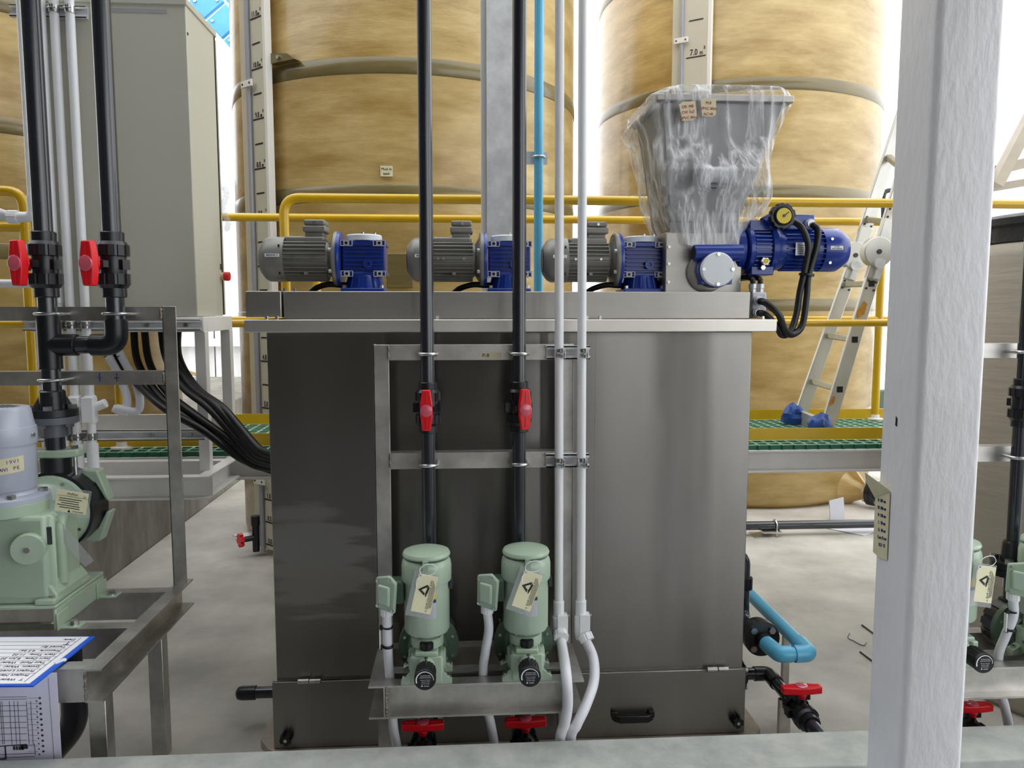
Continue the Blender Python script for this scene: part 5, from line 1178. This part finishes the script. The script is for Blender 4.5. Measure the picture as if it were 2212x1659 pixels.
# warning tag on the left pump
cq = W(152, 1084, Y=2.56); wt = thing('pump_warning_card', 'cream warning card in clear sleeve hung on the large green pump', 'tag', cq)
u = V((.98, 0, -.18)).normalized(); v = V((.18, 0, .98)).normalized(); nn = V((0, -1, 0))
obj('sleeve', MB().obox(cq, u, v, nn, .062, .046, .0006), M_sleeve, wt); obj('card', MB().obox(cq+u*.004, u, v, nn, .050, .036, .0008), M_card, wt)
text('คำเตือน', .011, cq+u*.004+v*.026-Y1*.0013, u, v, M_ink, wt, th=.0002); text('LK', .008, cq+u*.044+v*.022-Y1*.0013, u, v, M_ink, wt, th=.0002)
obj('rule', MB().obox(cq+u*.004+v*.0175-Y1*.001, u, v, nn, .047, .0005, .0003), M_ink, wt)
for k in range(5): obj('print_line', MB().obox(cq+u*(.0-.004*(k % 2))+v*(.009-k*.0075)-Y1*.001, u, v, nn, .036-.004*(k % 3), .0013, .0003), M_bplate, wt)
obj('logo', MB().prism([(-.005, -.004), (.005, -.004), (0, .005)], cq-v*.031-Y1*.001, u, v, V((0, -.0004, 0))), M_ink, wt)
text('IWAKI PUMPS', .0055, cq+u*.028-v*.031-Y1*.0013, u, v, M_ink, wt, th=.0002)
fs_ = obj('plastic_sleeve_strip', MB().obox(W(152, 1170, Y=2.55), V((.6, 0, -.8)), V((.8, 0, .6)), nn, .095, .018, .0008), M_sleeve, wt, label='hanging clear plastic strip')
# black suction elbow below the left stand
el = thing('suction_elbow', 'black suction elbow pipe under the left pump stand', 'pipe', (-1.25, 2.4, 0))
obj('pipe', MB().cyl((-1.21, 2.36, .44), (-1.21, 2.36, .34), .031, n=22).cyl((-1.21, 2.36, .44), (-1.21, 2.36, .515), .029, n=22), M_pvc, el)
obj('elbow', MB().tube(bend([(-1.21, 2.36, .385), (-1.21, 2.36, .27), (-1.28, 2.36, .19)], .06), .038, 22), M_pvcb, el)
obj('pipe', MB().cyl((-1.26, 2.36, .215), (-1.46, 2.36, .0), .031, n=22), M_pvc, el)

# ================================================================== clipboard with form, hanging drawing
z = .534
cl = thing('clipboard', 'blue clipboard holding a printed test form on the left stand', 'clipboard', (-1.36, 2.33, z))
T = W(206, 1378, Z=z); Bq = W(72, 1485, Z=z); u2 = X1; xr2 = (T.x+Bq.x)/2
u2 = V(((T-Bq).y*-1, (T-Bq).x, 0)); 
yd = (T-Bq); yd.z = 0; L_ = yd.length; yd.normalize(); xd = V((yd.y, -yd.x, 0))
cc = Bq+yd*(L_/2)-xd*.16+Z1*.003
obj('board', MB().obox(cc, xd, yd, Z1, .16, L_/2, .003), M_clip, cl, bevel=.0015)
obj('form', MB().obox(cc+Z1*.0038-xd*.006, xd, yd, Z1, .150, L_/2-.008, .0008), M_paper, cl)
F0 = cc+Z1*.0052; rt, upv = -xd, -yd
rows = [('T  Water Treatment Co.', .9, M_inkb), ('Project Name: RDF', .78, M_ink), ('Project Location:', .66, M_ink), ('System: Water Treatment', .54, M_ink), ('Test Fluid:  Water', .42, M_ink), ('Start Date:  8 Jun 20', .30, M_ink), ('Start Time:  11.02', .19, M_ink), ('Pressure:  4.5 bar', .08, M_ink), ('Tested By:', -.06, M_ink), ('T', -.2, M_inkb), ('Date:', -.82, M_ink)]
nr = len(rows)
for i, (s, k, mt_) in enumerate(rows):
    p = F0 - yd*((L_/2-.03)*(1-2*i/(nr-1))) + xd*.115
    text(s, .0175 if s != 'T' else .03, p, rt, upv, mt_, cl, align='LEFT', th=.0002)
    if 0 < i < nr-1: obj('rule', MB().obox(p-xd*.115+yd*.011, xd, yd, Z1, .125, .0004, .0002), M_bplate, cl)
obj('frame_line', MB().obox(F0+xd*.126, xd, yd, Z1, .0006, L_/2-.016, .0002), M_bplate, cl)
obj('tape_blob', MB().obox(W(133, 1433, Z=z)+V((-.004, 0, .006)), V((.5, .8, 0)).normalized(), V((-.8, .5, 0)).normalized(), Z1, .017, .007, .004), M_capw, cl, bevel=.003)
dg = thing('plan_drawing', 'printed plan drawing hanging down in front of the left stand', 'drawing', (-1.3, 2.16, .05))
x1 = W(128, 1560, Y=2.165).x
obj('sheet', MB().box(-1.62, x1, 2.1655, 2.167, .06, .532), M_draw, dg)
dl = MB(); yq = 2.1650
def ln(px0, py0, px1, py1, t_=.0011):
    a, b = W(px0, py0, Y=yq), W(px1, py1, Y=yq); dl.bar((a.x, yq, a.z), (b.x, yq, b.z), .0004, t_, up=Y1) if False else dl.obox(((a.x+b.x)/2, yq, (a.z+b.z)/2), (b-a).normalized(), Y1, (b-a).normalized().cross(Y1), (b-a).length/2, .0003, t_/2)
for xx in (0, 4, 20, 30, 38, 57, 66): ln(xx, 1515, xx+6, 1608)
for yy in (1506, 1511, 1525, 1536, 1548, 1561, 1573, 1586, 1600): ln(0, yy, 58, yy-1)
for yy in (1612, 1630, 1637): ln(0, yy, 76, yy-3)
ln(0, 1612, 58, 1608, .003); ln(11, 1612, 13, 1640, .004); ln(0, 1640, 13, 1639, .004); ln(74, 1606, 77, 1630); ln(104, 1465, 117, 1640, .0006)
for k in range(11): 
    yy = 1508+k*11.5; a = W(86+k*.8, yy, Y=yq); dl.lathe([(.0035, 0), (.0035, .0004)], (a.x, yq, a.z), -Y1, 10); ln(78+k*.6, yy+5, 80+k*.6, yy+8, .003); ln(60, yy, 82, yy, .0004)
for k in range(4): ln(30+k*6, 1612, 31+k*6, 1620, .006)
ln(44, 1614, 60, 1613, .012)
obj('drawing_lines', dl, M_bplate, dg, kind='stuff')

# scraps on the floor at the right
for (lb, pa, pb) in (('upper thin dark steel rod lying on the floor by the white column', (1862, 1350), (1905, 1382)), ('lower thin dark steel rod lying on the floor by the white column', (1858, 1408), (1900, 1440))):
    a, b = W(pa[0], pa[1], Z=.004), W(pb[0], pb[1], Z=.004); tag(obj('steel_rod', MB().cyl(a, b, .004, n=8), M_bplate), lb, 'rod', 'steel rods on the floor')
tag(obj('wire_scrap', MB().tube(spline([W(a, b, Z=.004) for a, b in ((1835, 1368), (1832, 1378), (1845, 1385), (1858, 1392), (1866, 1394), (1872, 1388))], 6), .002, 6), M_bplate), 'short curled wire scrap lying on the right floor', 'wire')
